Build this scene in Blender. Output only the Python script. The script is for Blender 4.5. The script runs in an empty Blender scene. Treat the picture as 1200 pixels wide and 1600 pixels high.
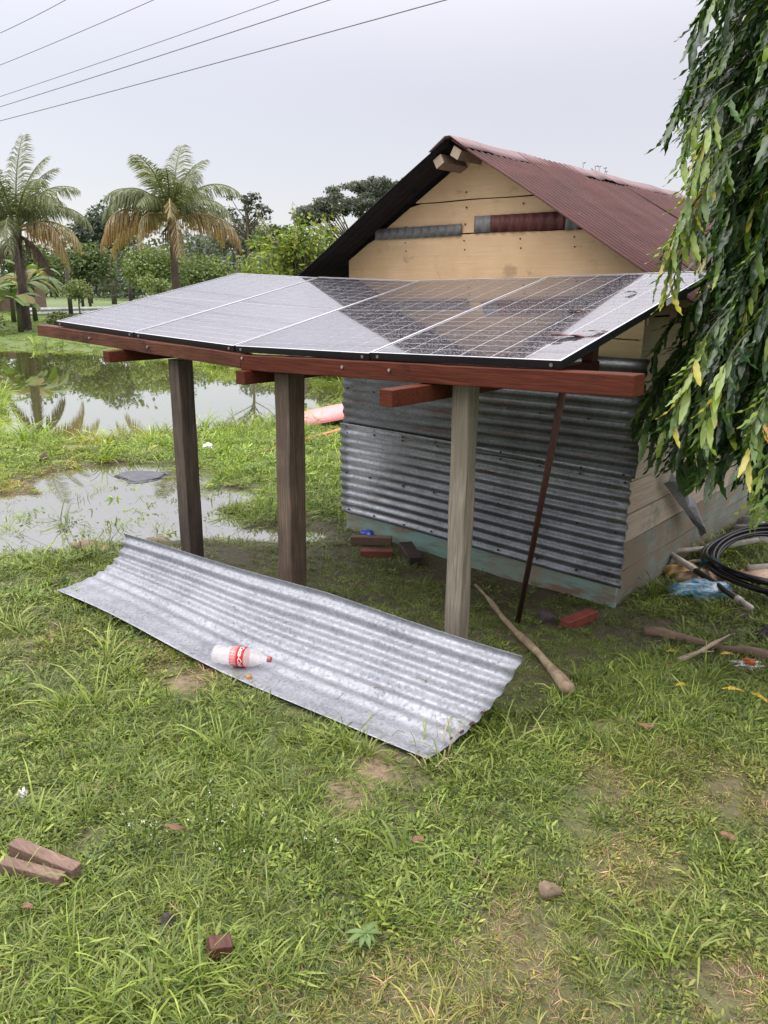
import bpy, bmesh, math, random
import numpy as np
from mathutils import Vector, Matrix, Euler

random.seed(7)
rng = np.random.default_rng(7)
scene = bpy.context.scene
COL = scene.collection
R_ = math.radians

# ------------------------------------------------------------------ camera
# the house and the panel stand are square to the X and Y axes; the camera looks at them askew
RT = np.array([.7558, .6548, 0.]); FW = np.array([-.6548, .7558, 0.]); UP = np.array([0, 0, 1.])
EYE = np.array([0, 0, 1.85])
pitch, roll = R_(16.43), R_(.59)
cp, sp = math.cos(pitch), math.sin(pitch)
_dn = -FW * sp - UP * cp
_right = RT * math.cos(roll) - _dn * math.sin(roll)
_down = RT * math.sin(roll) + _dn * math.cos(roll)
_fwd = FW * cp - UP * sp
cam_d = bpy.data.cameras.new('camera'); cam = bpy.data.objects.new('camera', cam_d); COL.objects.link(cam)
mw = Matrix.Identity(4)
for i in range(3):
    mw[i][0] = _right[i]; mw[i][1] = -_down[i]; mw[i][2] = -_fwd[i]; mw[i][3] = EYE[i]
cam.matrix_world = mw
cam_d.sensor_fit = 'HORIZONTAL'; cam_d.sensor_width = 36; cam_d.lens = 36
cam_d.clip_start = .05; cam_d.clip_end = 1500
scene.camera = cam

# ------------------------------------------------------------------ light
world = bpy.data.worlds.new('World'); scene.world = world; world.use_nodes = True
wn = world.node_tree; wn.nodes.clear()
wo = wn.nodes.new('ShaderNodeOutputWorld')
sky = wn.nodes.new('ShaderNodeTexSky'); sky.sky_type = 'NISHITA'; sky.sun_disc = False
sky.sun_elevation = R_(52); sky.sun_rotation = R_(250)
b1 = wn.nodes.new('ShaderNodeBackground'); b1.inputs[1].default_value = .05
wn.links.new(sky.outputs[0], b1.inputs[0])
# cloud cover: brighter towards the zenith, as under a closed cloud layer
tc = wn.nodes.new('ShaderNodeTexCoord'); sep = wn.nodes.new('ShaderNodeSeparateXYZ')
wn.links.new(tc.outputs['Generated'], sep.inputs[0])
mx = wn.nodes.new('ShaderNodeMath'); mx.operation = 'MAXIMUM'; mx.inputs[1].default_value = 0
wn.links.new(sep.outputs[2], mx.inputs[0])
mr = wn.nodes.new('ShaderNodeMapRange'); mr.inputs[1].default_value = .18; mr.inputs[2].default_value = 1
mr.interpolation_type = 'SMOOTHSTEP'; mr.inputs[3].default_value = .56; mr.inputs[4].default_value = 3.9
wn.links.new(mx.outputs[0], mr.inputs[0])
cn = wn.nodes.new('ShaderNodeTexNoise'); cn.inputs['Scale'].default_value = 2.2; cn.inputs['Detail'].default_value = 5
mp = wn.nodes.new('ShaderNodeMapping'); mp.inputs['Scale'].default_value = (1, 1, 3)
wn.links.new(tc.outputs['Generated'], mp.inputs[0]); wn.links.new(mp.outputs[0], cn.inputs['Vector'])
mr2 = wn.nodes.new('ShaderNodeMapRange'); mr2.inputs[3].default_value = .94; mr2.inputs[4].default_value = 1.06
wn.links.new(cn.outputs[0], mr2.inputs[0])
mm = wn.nodes.new('ShaderNodeMath'); mm.operation = 'MULTIPLY'
wn.links.new(mr.outputs[0], mm.inputs[0]); wn.links.new(mr2.outputs[0], mm.inputs[1])
b2 = wn.nodes.new('ShaderNodeBackground'); b2.inputs[0].default_value = (1.0, .93, .945, 1)
wn.links.new(mm.outputs[0], b2.inputs[1])
add = wn.nodes.new('ShaderNodeAddShader')
wn.links.new(b1.outputs[0], add.inputs[0]); wn.links.new(b2.outputs[0], add.inputs[1]); wn.links.new(add.outputs[0], wo.inputs[0])

sun_d = bpy.data.lights.new('sun', 'SUN'); sun_d.energy = 1.35; sun_d.angle = R_(40); sun_d.color = (1, .97, .92)
sun = bpy.data.objects.new('sun', sun_d); COL.objects.link(sun)
sun.rotation_euler = Vector((-.45, -.45, .8)).to_track_quat('Z', 'Y').to_euler()

scene.view_settings.view_transform = 'Standard'; scene.view_settings.look = 'None'
scene.view_settings.exposure = .08; scene.view_settings.gamma = 1; scene.view_settings.use_curve_mapping = False
scene.render.engine = 'CYCLES'
scene.cycles.max_bounces = 6; scene.cycles.transparent_max_bounces = 12
scene.cycles.use_denoising = True

# ------------------------------------------------------------------ helpers
def sstep(t): t = np.clip(t, 0, 1); return t * t * (3 - 2 * t)

def vnoise(x, y, seed=0):                      # smooth value noise, vectorised
    x = np.asarray(x, float); y = np.asarray(y, float)
    xi = np.floor(x).astype(int); yi = np.floor(y).astype(int); fx = x - xi; fy = y - yi
    fx = fx * fx * (3 - 2 * fx); fy = fy * fy * (3 - 2 * fy)
    def h(a, b):
        n = (a * 374761393 + b * 668265263 + seed * 974711) & 0x7fffffff
        n = ((n ^ (n >> 13)) * 1274126177) & 0x7fffffff
        return ((n ^ (n >> 16)) & 0xffff) / 65535.
    return (h(xi, yi) * (1 - fx) + h(xi + 1, yi) * fx) * (1 - fy) + (h(xi, yi + 1) * (1 - fx) + h(xi + 1, yi + 1) * fx) * fy

def fbm(x, y, seed=0, o=4):
    r = 0; a = .5; x = np.asarray(x, float); y = np.asarray(y, float)
    for i in range(o): r = r + a * (vnoise(x, y, seed + i) - .5) * 2; x = x * 2.1 + 3.1; y = y * 2.1 + 1.7; a *= .5
    return r

def root_loc(p):
    while p.parent is not None: p = p.parent
    return np.array(p.location)

class MB:
    def __init__(s): s.v = []; s.f = []; s.m = []; s.c = []; s.col = None
    def add(s, verts, faces, mi=0, col=None):
        o = len(s.v); s.v += [tuple(map(float, q)) for q in verts]
        s.f += [tuple(i + o for i in f) for f in faces]; s.m += [mi] * len(faces)
        s.c += [tuple(col) if col is not None else (1, 1, 1)] * len(verts)
        return s
    def arrays(s, V, Fc, C=None, mi=0):        # V (n,3), Fc (m,k)
        o = len(s.v); s.v += V.tolist(); s.f += (np.asarray(Fc) + o).tolist(); s.m += [mi] * len(Fc)
        s.c += (C.tolist() if C is not None else [(1, 1, 1)] * len(V)); return s
    def box(s, a, b, mi=0, M=None, col=None):
        x0, y0, z0 = a; x1, y1, z1 = b
        v = [(x0, y0, z0), (x1, y0, z0), (x1, y1, z0), (x0, y1, z0), (x0, y0, z1), (x1, y0, z1), (x1, y1, z1), (x0, y1, z1)]
        if M is not None: v = [M @ Vector(q) for q in v]
        return s.add(v, [(0, 3, 2, 1), (4, 5, 6, 7), (0, 1, 5, 4), (1, 2, 6, 5), (2, 3, 7, 6), (3, 0, 4, 7)], mi, col)
    def tube(s, pts, rad, n=8, mi=0, cap=True, col=None):
        pts = [Vector(p) for p in pts]; k = len(pts); rad = [rad] * k if not hasattr(rad, '__len__') else rad
        vs = []; prev = None
        for i, p in enumerate(pts):
            t = (pts[min(i + 1, k - 1)] - pts[max(i - 1, 0)]).normalized()
            if prev is None: a = t.orthogonal().normalized()
            else: a = (prev - t * prev.dot(t)).normalized()
            prev = a; b = t.cross(a)
            for j in range(n):
                an = 2 * math.pi * j / n; vs.append(p + (a * math.cos(an) + b * math.sin(an)) * rad[i])
        fs = [(i * n + j, i * n + (j + 1) % n, (i + 1) * n + (j + 1) % n, (i + 1) * n + j) for i in range(k - 1) for j in range(n)]
        if cap: fs += [tuple(range(n))[::-1], tuple((k - 1) * n + j for j in range(n))]
        return s.add(vs, fs, mi, col)
    def build(s, name, mats, parent=None, smooth=False, local=False, bevel=0, thick=0, sharp=None):
        me = bpy.data.meshes.new(name)
        v = np.array(s.v, float).reshape(-1, 3)
        if parent is not None and not local: v = v - root_loc(parent)
        me.from_pydata(v.tolist(), [], s.f)
        if not isinstance(mats, (list, tuple)): mats = [mats]
        for m in mats: me.materials.append(m)
        if len(mats) > 1: me.polygons.foreach_set('material_index', s.m)
        at = me.color_attributes.new('Col', 'FLOAT_COLOR', 'POINT')
        c = np.ones((len(s.v), 4)); c[:, :3] = np.array(s.c, float).reshape(-1, 3); at.data.foreach_set('color', c.ravel())
        if smooth: me.polygons.foreach_set('use_smooth', [True] * len(s.f))
        me.update()
        if sharp: me.set_sharp_from_angle(angle=R_(sharp))
        o = bpy.data.objects.new(name, me); COL.objects.link(o)
        if parent is not None: o.parent = parent
        if bevel:
            b = o.modifiers.new('bevel', 'BEVEL'); b.width = bevel; b.segments = 2; b.limit_method = 'ANGLE'
        if thick:
            t = o.modifiers.new('solid', 'SOLIDIFY'); t.thickness = thick; t.offset = 0
        return o

def tag(o, label=None, cat=None, group=None, kind=None):
    for k, v in (('label', label), ('category', cat), ('group', group), ('kind', kind)):
        if v: o[k] = v
    return o

def thing(name, label, cat, loc=(0, 0, 0), group=None, M=None):
    o = bpy.data.objects.new(name, None); COL.objects.link(o); o.empty_display_size = .1
    if M is not None: o.matrix_world = M
    else: o.location = loc
    return tag(o, label, cat, group)

# ------------------------------------------------------------------ material helpers
class NT:
    def __init__(s, name):
        s.mat = bpy.data.materials.new(name); s.mat.use_nodes = True; s.t = s.mat.node_tree
        s.b = s.t.nodes['Principled BSDF']; s.out = s.t.nodes['Material Output']
    def n(s, kind, **kw):
        d = s.t.nodes.new(kind)
        for k, v in kw.items(): setattr(d, k, v)
        return d
    def l(s, a, b): s.t.links.new(a, b)
    def coord(s, scale=(1, 1, 1), kind='Object', rot=(0, 0, 0)):
        if kind == 'World': src = s.n('ShaderNodeNewGeometry').outputs['Position']
        else: src = s.n('ShaderNodeTexCoord').outputs[kind]
        m = s.n('ShaderNodeMapping'); m.inputs['Scale'].default_value = scale; m.inputs['Rotation'].default_value = rot
        s.l(src, m.inputs[0]); return m.outputs[0]
    def noise(s, vec, scale=5, detail=4, rough=.6, dist=0):
        d = s.n('ShaderNodeTexNoise'); s.l(vec, d.inputs['Vector'])
        for k, v in (('Scale', scale), ('Detail', detail), ('Roughness', rough), ('Distortion', dist)): d.inputs[k].default_value = v
        return d.outputs[0]
    def voro(s, vec, scale=5, feature='F1', out='Distance'):
        d = s.n('ShaderNodeTexVoronoi', feature=feature); s.l(vec, d.inputs['Vector']); d.inputs['Scale'].default_value = scale
        return d.outputs[out]
    def ramp(s, fac, stops):
        d = s.n('ShaderNodeValToRGB'); s.l(fac, d.inputs[0]); e = d.color_ramp.elements
        while len(e) < len(stops): e.new(.5)
        for q, (p, c) in zip(e, stops):
            q.position = p; q.color = (c, c, c, 1) if not hasattr(c, '__len__') else (*c, 1)
        return d.outputs[0]
    def mix(s, fac, a, b, mode='MIX'):
        d = s.n('ShaderNodeMix', data_type='RGBA', blend_type=mode)
        for ix, v in ((0, fac), (6, a), (7, b)):
            if hasattr(v, 'is_linked'): s.l(v, d.inputs[ix])
            elif hasattr(v, '__len__'): d.inputs[ix].default_value = (*v, 1)
            else: d.inputs[ix].default_value = v if ix == 0 else (v, v, v, 1)
        return d.outputs[2]
    def bump(s, h, strength=.3, dist=.01):
        d = s.n('ShaderNodeBump'); d.inputs['Strength'].default_value = strength; d.inputs['Distance'].default_value = dist
        s.l(h, d.inputs['Height']); s.l(d.outputs[0], s.b.inputs['Normal']); return d
    def set(s, **kw):
        for k, v in kw.items():
            k = {'base': 'Base Color', 'rough': 'Roughness', 'metal': 'Metallic', 'ior': 'IOR', 'coat': 'Coat Weight', 'coatr': 'Coat Roughness', 'spec': 'Specular IOR Level'}.get(k, k)
            if hasattr(v, 'is_linked'): s.l(v, s.b.inputs[k])
            elif hasattr(v, '__len__'): s.b.inputs[k].default_value = (*v, 1)
            else: s.b.inputs[k].default_value = v
        return s

def galvanised(name, c0, c1, rough=(.3, .5), rust=0, dirt=0, metal=.85, scale=1., streak=None):
    t = NT(name); co = t.coord()
    sp_ = t.voro(co, 90 * scale, out='Color'); sp1 = t.n('ShaderNodeSeparateColor'); t.l(sp_, sp1.inputs[0])
    big = t.noise(co, 3.5 * scale, 5, .65); fine = t.noise(co, 45 * scale, 4, .7)
    col = t.mix(t.ramp(big, [(.3, 0), (.7, 1)]), c0, c1)
    col = t.mix(t.ramp(sp1.outputs[0], [(0, 0), (1, .45)]), col, tuple(min(1, x * 1.45) for x in c1))
    col = t.mix(t.ramp(fine, [(.55, 0), (.72, .5)]), col, tuple(x * .35 for x in c0))
    if rust:
        rn = t.noise(t.coord(streak or (1, 1, 4)), 2.2, 6, .7)
        col = t.mix(t.ramp(rn, [(.62 - rust * .1, 0), (.75 - rust * .1, .85)]), col, (.17, .06, .025))
    if dirt:
        dn = t.noise(t.coord((1, 1, 1.6)), 1.4, 5, .7)
        col = t.mix(t.ramp(dn, [(.45, 0), (.75, dirt)]), col, (.06, .055, .045))
    t.set(base=col, metal=metal, rough=t.ramp(fine, [(.3, rough[0]), (.7, rough[1])]))
    t.bump(fine, .12, .002)
    return t.mat

def wood(name, c0, c1, c2, grain=(1, 12, 12), rough=.6, stain=None, coat=0, bumps=.4, sc=3., spec=.5):
    t = NT(name); g = t.coord(grain)
    n1 = t.noise(g, sc, 6, .65, .6); n2 = t.noise(t.coord(), 2.3, 5, .65)
    col = t.mix(t.ramp(n1, [(.3, 0), (.7, 1)]), c0, c1)
    col = t.mix(t.ramp(n2, [(.4, 0), (.68, .85)]), col, c2)
    if stain: col = t.mix(t.ramp(t.noise(t.coord(stain[1]), stain[2], 6, .7), [(stain[3], 0), (stain[3] + .1, stain[4])]), col, stain[0])
    t.set(base=col, rough=rough, coat=coat, coatr=.2, spec=spec)
    t.bump(n1, bumps, .006)
    return t.mat

def leafmat(name, gloss=.45, trans=.25, instancer=False, coat=0):
    t = NT(name); a = t.n('ShaderNodeAttribute', attribute_name='Col'); col = a.outputs['Color']
    if instancer:
        b = t.n('ShaderNodeAttribute', attribute_name='tint', attribute_type='INSTANCER'); col = t.mix(1., col, b.outputs['Color'], 'MULTIPLY')
    t.set(base=col, rough=gloss, coat=coat, coatr=.25)
    tr = t.n('ShaderNodeBsdfTranslucent'); t.l(t.mix(1., col, (1.2, 1.25, .5), 'MULTIPLY'), tr.inputs[0])
    ms = t.n('ShaderNodeMixShader'); ms.inputs[0].default_value = trans
    t.l(t.b.outputs[0], ms.inputs[1]); t.l(tr.outputs[0], ms.inputs[2]); t.l(ms.outputs[0], t.out.inputs[0])
    return t.mat

M = {}
M['leaf'] = leafmat('leaf', .5, .3)
M['leaf_gloss'] = leafmat('glossy_leaf', .32, .22, coat=.15)
M['grass'] = leafmat('grass_blade', .5, .3, instancer=True)
M['galv_new'] = galvanised('galvanised_bright', (.17, .18, .20), (.30, .315, .345), (.50, .72), metal=.6)
M['galv_wall'] = galvanised('galvanised_weathered', (.16, .172, .19), (.30, .32, .345), (.34, .52), rust=.25, dirt=.7, metal=.75, streak=(.8, 1, 5))
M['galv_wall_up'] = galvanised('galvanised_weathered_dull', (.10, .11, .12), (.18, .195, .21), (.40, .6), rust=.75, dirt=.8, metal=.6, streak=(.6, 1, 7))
M['galv_strip'] = galvanised('galvanised_strip', (.12, .12, .13), (.20, .20, .20), (.5, .7), rust=.2, dirt=.5, metal=.3)
t = NT('rusty_strip'); n = t.noise(t.coord((6, 1, .8)), 2., 5, .7)
t.set(base=t.ramp(n, [(.3, (.05, .016, .014)), (.55, (.13, .035, .03)), (.75, (.16, .13, .13))]), rough=.6, metal=.2); M['rust_strip'] = t.mat

def roofmat(name, c0, c1, c2, rough, metal):
    t = NT(name); n1 = t.noise(t.coord((1, .25, 1)), 5, 5, .65); n2 = t.noise(t.coord(), 40, 4, .7); n3 = t.noise(t.coord((.3, 3, .3)), 2.5, 5, .6)
    col = t.mix(t.ramp(n1, [(.35, 0), (.68, 1)]), c0, c1); col = t.mix(t.ramp(n3, [(.45, 0), (.7, .6)]), col, c2)
    col = t.mix(t.ramp(n2, [(.5, 0), (.75, .4)]), col, tuple(x * .45 for x in c0))
    t.set(base=col, rough=rough, metal=metal, spec=.2); t.bump(n2, .2, .003); return t.mat
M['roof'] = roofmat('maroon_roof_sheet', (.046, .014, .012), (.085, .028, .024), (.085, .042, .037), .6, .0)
M['roof_under'] = roofmat('dark_roof_underside', (.012, .010, .012), (.02, .017, .018), (.03, .022, .02), .85, 0)  # near-black colour for whole sheets of the left slope
M['beam_red'] = wood('red_hardwood', (.048, .012, .007), (.130, .036, .020), (.07, .017, .010), (1.3, 26, 26), .55, bumps=.6, stain=((.02, .012, .008), (2, 5, 5), 1.8, .60, .6), spec=.12)
M['beam_brown'] = wood('brown_hardwood', (.045, .016, .009), (.16, .060, .034), (.06, .02, .012), (1.3, 26, 26), .5, stain=((.015, .01, .008), (2, 4, 4), 1.5, .56, .8), bumps=.6, spec=.15)
M['post_dark'] = wood('weathered_dark_post', (.028, .02, .016), (.13, .095, .068), (.03, .022, .02), (30, 30, 1.2), .75, stain=((.2, .05, .025), (2, 2, 1), 2.2, .68, .8))
M['post_brown'] = wood('weathered_brown_post', (.04, .027, .02), (.18, .125, .085), (.04, .03, .024), (30, 30, 1.2), .7, stain=((.2, .07, .03), (2, 2, .7), 1.7, .65, .6))
M['post_grey'] = wood('weathered_grey_post', (.085, .075, .055), (.30, .27, .21), (.16, .14, .105), (30, 30, 1.3), .8, stain=((.07, .045, .03), (5, 5, .5), 1.6, .58, .7), bumps=.7)
M['cream'] = wood('cream_painted_plank', (.60, .41, .225), (.68, .49, .30), (.54, .355, .185), (.8, 1, 22), .6, stain=((.22, .14, .08), (1.3, 1, 1.7), 3.4, .57, .5), bumps=.3)
M['cream_dull'] = wood('faded_yellow_plank', (.30, .24, .12), (.40, .32, .17), (.25, .2, .11), (1, 1, 9), .65, stain=((.06, .10, .06), (1.5, 1.5, 1.5), 1.8, .6, .7), bumps=.2)
M['side'] = wood('weathered_side_plank', (.25, .20, .145), (.50, .42, .32), (.38, .32, .25), (26, .8, 26), .8, stain=((.10, .16, .14), (1, 1, 1), 2.1, .5, .75), bumps=.6)
M['side2'] = wood('faded_turquoise_plank', (.12, .17, .15), (.26, .28, .23), (.11, .10, .075), (26, .8, 26), .8, stain=((.20, .15, .10), (1, 1, 1.5), 2.6, .47, .9), bumps=.6)
M['sill'] = wood('peeling_turquoise_plank', (.17, .31, .27), (.24, .40, .35), (.25, .2, .14), (.8, 9, 9), .65, stain=((.20, .12, .07), (.7, 1, 3.5), 2.4, .52, .9), bumps=.4)
M['dark_in'] = wood('dark_timber', (.03, .022, .016), (.06, .045, .03), (.02, .015, .01), (1, 9, 9), .8)
M['raw_end'] = wood('pale_sawn_timber', (.33, .26, .18), (.46, .37, .27), (.2, .15, .1), (6, 6, 6), .7)
M['brick_wood'] = wood('wet_red_offcut', (.17, .035, .022), (.25, .06, .04), (.10, .025, .02), (2, 9, 9), .5, coat=.15)
M['brick_dark'] = wood('dark_red_offcut', (.06, .018, .014), (.11, .035, .025), (.05, .02, .016), (4, 20, 20), .6)
M['brown_offcut'] = wood('weathered_brown_offcut', (.085, .05, .036), (.26, .17, .125), (.12, .075, .055), (3, 40, 40), .7, bumps=.7)
M['grey_offcut'] = wood('grey_brown_offcut', (.16, .10, .075), (.27, .18, .13), (.11, .08, .06), (2, 9, 9), .75)
M['black_wood'] = wood('wet_dark_offcut', (.035, .022, .02), (.07, .045, .035), (.025, .02, .018), (2, 9, 9), .5)
M['bark'] = wood('bark', (.08, .06, .045), (.16, .125, .09), (.05, .04, .03), (6, 6, 1.5), .85, bumps=.8)
M['palm_bark'] = wood('palm_bark', (.05, .035, .028), (.11, .08, .06), (.035, .025, .02), (2, 2, 9), .9, bumps=.8)
M['stick'] = wood('mottled_stick_bark', (.15, .10, .05), (.42, .36, .25), (.12, .07, .04), (9, 9, 9), .7, stain=((.30, .15, .05), (3, 3, 3), 3.4, .58, .7), bumps=.5)
t = NT('mortar_rubble'); n = t.noise(t.coord(), 12, 6, .7); t.set(base=t.ramp(n, [(.3, (.10, .07, .045)), (.7, (.25, .19, .13))]), rough=.9); t.bump(n, .7, .02); M['stone'] = t.mat
t = NT('dark_stone'); n = t.noise(t.coord(), 14, 6, .7); t.set(base=t.ramp(n, [(.3, (.02, .016, .015)), (.7, (.07, .055, .05))]), rough=.75); t.bump(n, .8, .02); M['dark_stone'] = t.mat

def plain(name, c, rough=.5, metal=0, var=.25, scale=8, coat=0, ior=None, bump=0):
    t = NT(name); n = t.noise(t.coord(), scale, 5, .65)
    t.set(base=t.mix(t.ramp(n, [(.35, 0), (.7, 1)]), tuple(x * (1 - var) for x in c), tuple(min(1, x * (1 + var * .6)) for x in c)), rough=rough, metal=metal, coat=coat)
    if ior: t.set(ior=ior)
    if bump: t.bump(n, bump, .01)
    return t.mat
M['anod'] = plain('black_anodised_frame', (.012, .012, .018), .38, .3, .2)
M['steel'] = plain('bright_screw', (.6, .6, .62), .3, .9)
M['rod'] = plain('rusty_red_rod', (.075, .03, .026), .6, .3, .4, 20)
M['pvc'] = plain('grubby_white_pipe', (.56, .52, .45), .4, 0, .35, 9)
M['hose'] = plain('black_hose', (.012, .012, .014), .28, 0, .3, 6)
M['blackpipe'] = plain('black_pipe_sleeve', (.02, .02, .022), .4)
M['string'] = plain('blue_green_string', (.03, .16, .19), .7)
M['white'] = plain('white_plastic', (.75, .75, .75), .5)
M['pink'] = plain('faded_pink_fibreglass', (.72, .27, .27), .45, 0, .15, 5)
M['orange_wood'] = plain('orange_timber', (.40, .16, .06), .6)
M['yellowbag'] = plain('yellow_plastic_bag', (.60, .40, .16), .45, 0, .3, 9, bump=.5)
M['tan'] = plain('tan_plastic_sack', (.52, .36, .24), .5, 0, .25, 7, bump=.4)
M['sack'] = plain('grey_woven_sack', (.30, .28, .27), .7, 0, .4, 15, bump=.7)
M['rubber'] = plain('grey_black_mat', (.07, .075, .09), .6, 0, .3, 9)
M['flap'] = galvanised('torn_flashing', (.13, .135, .15), (.24, .245, .27), (.4, .6), dirt=.3, metal=.4)
M['dryleaf'] = plain('dead_brown_leaf', (.17, .085, .04), .6, 0, .4, 20)
M['yleaf'] = plain('yellow_fallen_leaf', (.50, .36, .04), .5, 0, .3, 20)
M['redleaf'] = plain('dark_red_leaf', (.14, .03, .035), .45, 0, .4, 25)
M['wire'] = plain('grey_wire', (.10, .10, .11), .5, .3)
M['fence_wood'] = plain('old_fence_post', (.05, .042, .035), .9, 0, .4, 5)
M['concrete_pole'] = plain('pale_stump', (.22, .16, .12), .9)
M['tin'] = plain('pale_tin', (.45, .47, .48), .5, .2, .25, 2)
M['tarp'] = plain('pale_blue_tarp', (.55, .62, .75), .5, 0, .15, 2)
M['orange_mush'] = plain('orange_scrap', (.45, .12, .03), .5, 0, .4, 40, bump=.8)
M['foil'] = plain('crumpled_foil', (.6, .6, .6), .3, .6, .5, 30, bump=.9)
t = NT('printed_film'); v = t.noise(t.coord((1, 1, 3)), 9, 3, .5, 1.2)
t.set(base=t.ramp(v, [(.3, (.05, .08, .25)), (.42, (.05, .3, .42)), (.5, (.45, .5, .55)), (.58, (.06, .28, .4)), (.7, (.25, .25, .45))]), rough=.3, coat=.3); t.bump(v, .5, .02); M['film'] = t.mat

# solar cells: dark blue silicon seen through wet, dusty front glass
def drops(t, base, grid):
    w = t.coord(kind='World')
    d1 = t.voro(w, 62); d2 = t.voro(w, 150); blot = t.noise(w, 3.2, 4, .6)
    den = t.ramp(blot, [(.35, .25), (.65, 1.)])
    drop = t.ramp(d1, [(.12, 1), (.34, 0)]); drop2 = t.ramp(d2, [(.15, .6), (.36, 0)])
    h = t.mix(den, drop2, t.mix(1., drop, drop2, 'ADD'))
    dust = t.noise(w, 60, 3, .7)
    col = t.mix(t.ramp(dust, [(.35, .03), (.75, .16)]), base, (.42, .41, .44))
    col = t.mix(t.ramp(d1, [(.12, .28), (.3, 0)]), col, (.02, .02, .03))
    dm = t.ramp(t.mix(den, 0., drop), [(.15, 0), (.6, 1)])
    t.set(base=col, rough=t.mix(dm, t.ramp(dust, [(.3, .03), (.75, .12)]), .42), ior=2.3, coat=.6, coatr=.03); t.b.inputs['Coat IOR'].default_value = 1.7
    d3 = t.ramp(t.voro(w, 34), [(.10, 1), (.30, 0)]); dk = t.mix(den, 0., t.mix(1., drop, d3, 'LIGHTEN')); sp3 = t.ramp(dk, [(.2, .5), (.7, .22)]); t.set(spec=sp3)
    t.bump(h, .45, .003); return t.mat
t = NT('solar_cell')
w = t.coord(); wv = t.n('ShaderNodeTexWave', bands_direction='X'); t.l(w, wv.inputs[0]); wv.inputs['Scale'].default_value = 31.
M['cell'] = drops(t, t.mix(t.ramp(wv.outputs[1], [(.93, 0), (.99, .35)]), (.010, .010, .020), (.25, .25, .27)), None)
t = NT('panel_backsheet'); M['backsheet'] = drops(t, (.88, .88, .9), None)
t = NT('painted_frame_highlight'); M['frame_highlight'] = t.set(base=(.70, .70, .74), rough=.3, metal=.5).mat  # edge highlight of the black frame, put into a pale colour

t = NT('pond_water'); w = t.coord(kind='World'); wv = t.noise(w, .25, 3, .5)
t.set(base=t.ramp(wv, [(.35, (.095, .105, .03)), (.65, (.125, .13, .042))]), rough=.012, ior=2.9, coat=1, coatr=.01); t.b.inputs['Coat IOR'].default_value = 2.0
t.bump(t.noise(t.coord((1, 1, 1), 'World'), 2.5, 3, .55), .018, .05); M['pond'] = t.mat
t = NT('puddle_water'); w = t.coord(kind='World')
t.set(base=(.10, .095, .06), rough=.012, ior=3.0, coat=1, coatr=.01); t.b.inputs['Coat IOR'].default_value = 2.2; t.bump(t.noise(w, 14, 3, .5), .015, .02); M['puddle'] = t.mat

t = NT('clear_bottle_plastic'); t.set(base=(.82, .80, .78), rough=.12, ior=1.45); t.b.inputs['Alpha'].default_value = .28; M['pet'] = t.mat
M['red_label'] = plain('red_label', (.55, .012, .02), .35, 0, .05)
M['label_pale'] = plain('pale_red_label', (.72, .22, .22), .4, 0, .15, 60)
M['print_white'] = plain('white_print', (.82, .8, .8), .4, 0, .02)
M['cap'] = plain('red_cap', (.42, .08, .09), .5)

# ground: soil with grass-coloured patches, darker and muddy under the roof and by the water
t = NT('ground_soil'); w = t.coord(kind='World')
n1 = t.noise(w, 1.1, 6, .65); n2 = t.noise(w, 24, 5, .75); n3 = t.noise(w, .06, 4, .6)
soil = t.ramp(n2, [(.3, (.05, .035, .02)), (.7, (.14, .10, .062))])
green = t.ramp(n2, [(.3, (.035, .06, .012)), (.7, (.10, .15, .03))])
at = t.n('ShaderNodeAttribute', attribute_name='Col'); sc = t.n('ShaderNodeSeparateColor'); t.l(at.outputs['Color'], sc.inputs[0])
col = t.mix(t.ramp(n1, [(.4, .45), (.65, .9)]), soil, green)
far = t.ramp(n3, [(.35, (.07, .12, .025)), (.65, (.12, .165, .042))])
col = t.mix(sc.outputs[1], col, far)
bare = t.ramp(n2, [(.3, (.12, .08, .05)), (.7, (.29, .21, .14))])
col = t.mix(sc.outputs[0], col, bare)
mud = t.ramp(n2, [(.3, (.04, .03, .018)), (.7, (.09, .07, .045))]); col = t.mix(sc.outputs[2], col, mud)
t.set(base=col, rough=t.ramp(n2, [(.3, .55), (.7, .9)])); t.bump(n2, .7, .03); M['ground'] = t.mat

# ------------------------------------------------------------------ terrain
POND = np.array([(-60, 21), (-30, 20.5), (-14, 21.5), (-9.5, 18.3), (-8.05, 16.4), (-6.4, 12.7), (-5.4, 11.1), (-4.2, 11.1), (-3.4, 12.2), (-2, 12.7), (-.6, 15.0), (3, 15.6),
                 (4, 17.5), (1.5, 18.4), (-1, 18.9), (-3.2, 20.5), (-7.15, 25.0), (-11.6, 28.5), (-14, 29.0), (-30, 30), (-60, 31)], float)
def pond_sd(u, v):                              # >0 inside, metres to the shore
    u = np.asarray(u, float) + .35 * fbm(u * .9, v * .9, 5); v = np.asarray(v, float)
    d = np.full(u.shape, 1e9); ins = np.zeros(u.shape, bool); n = len(POND)
    for i in range(n):
        x1, y1 = POND[i]; x2, y2 = POND[(i + 1) % n]
        ex, ey = x2 - x1, y2 - y1; tt = np.clip(((u - x1) * ex + (v - y1) * ey) / (ex * ex + ey * ey), 0, 1)
        d = np.minimum(d, np.hypot(u - x1 - tt * ex, v - y1 - tt * ey))
        c = ((y1 > v) != (y2 > v)) & (u < ex * (v - y1) / (ey + 1e-12) + x1); ins ^= c
    return np.where(ins, d, -d)
DIRT = [(-1.703, 1.747, .13), (-1.76, 1.97, .11), (-1.2, 2.9, .10), (-2.9, 1.86, .14), (-1.0, 1.35, .05)]
PUD = -.262
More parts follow.
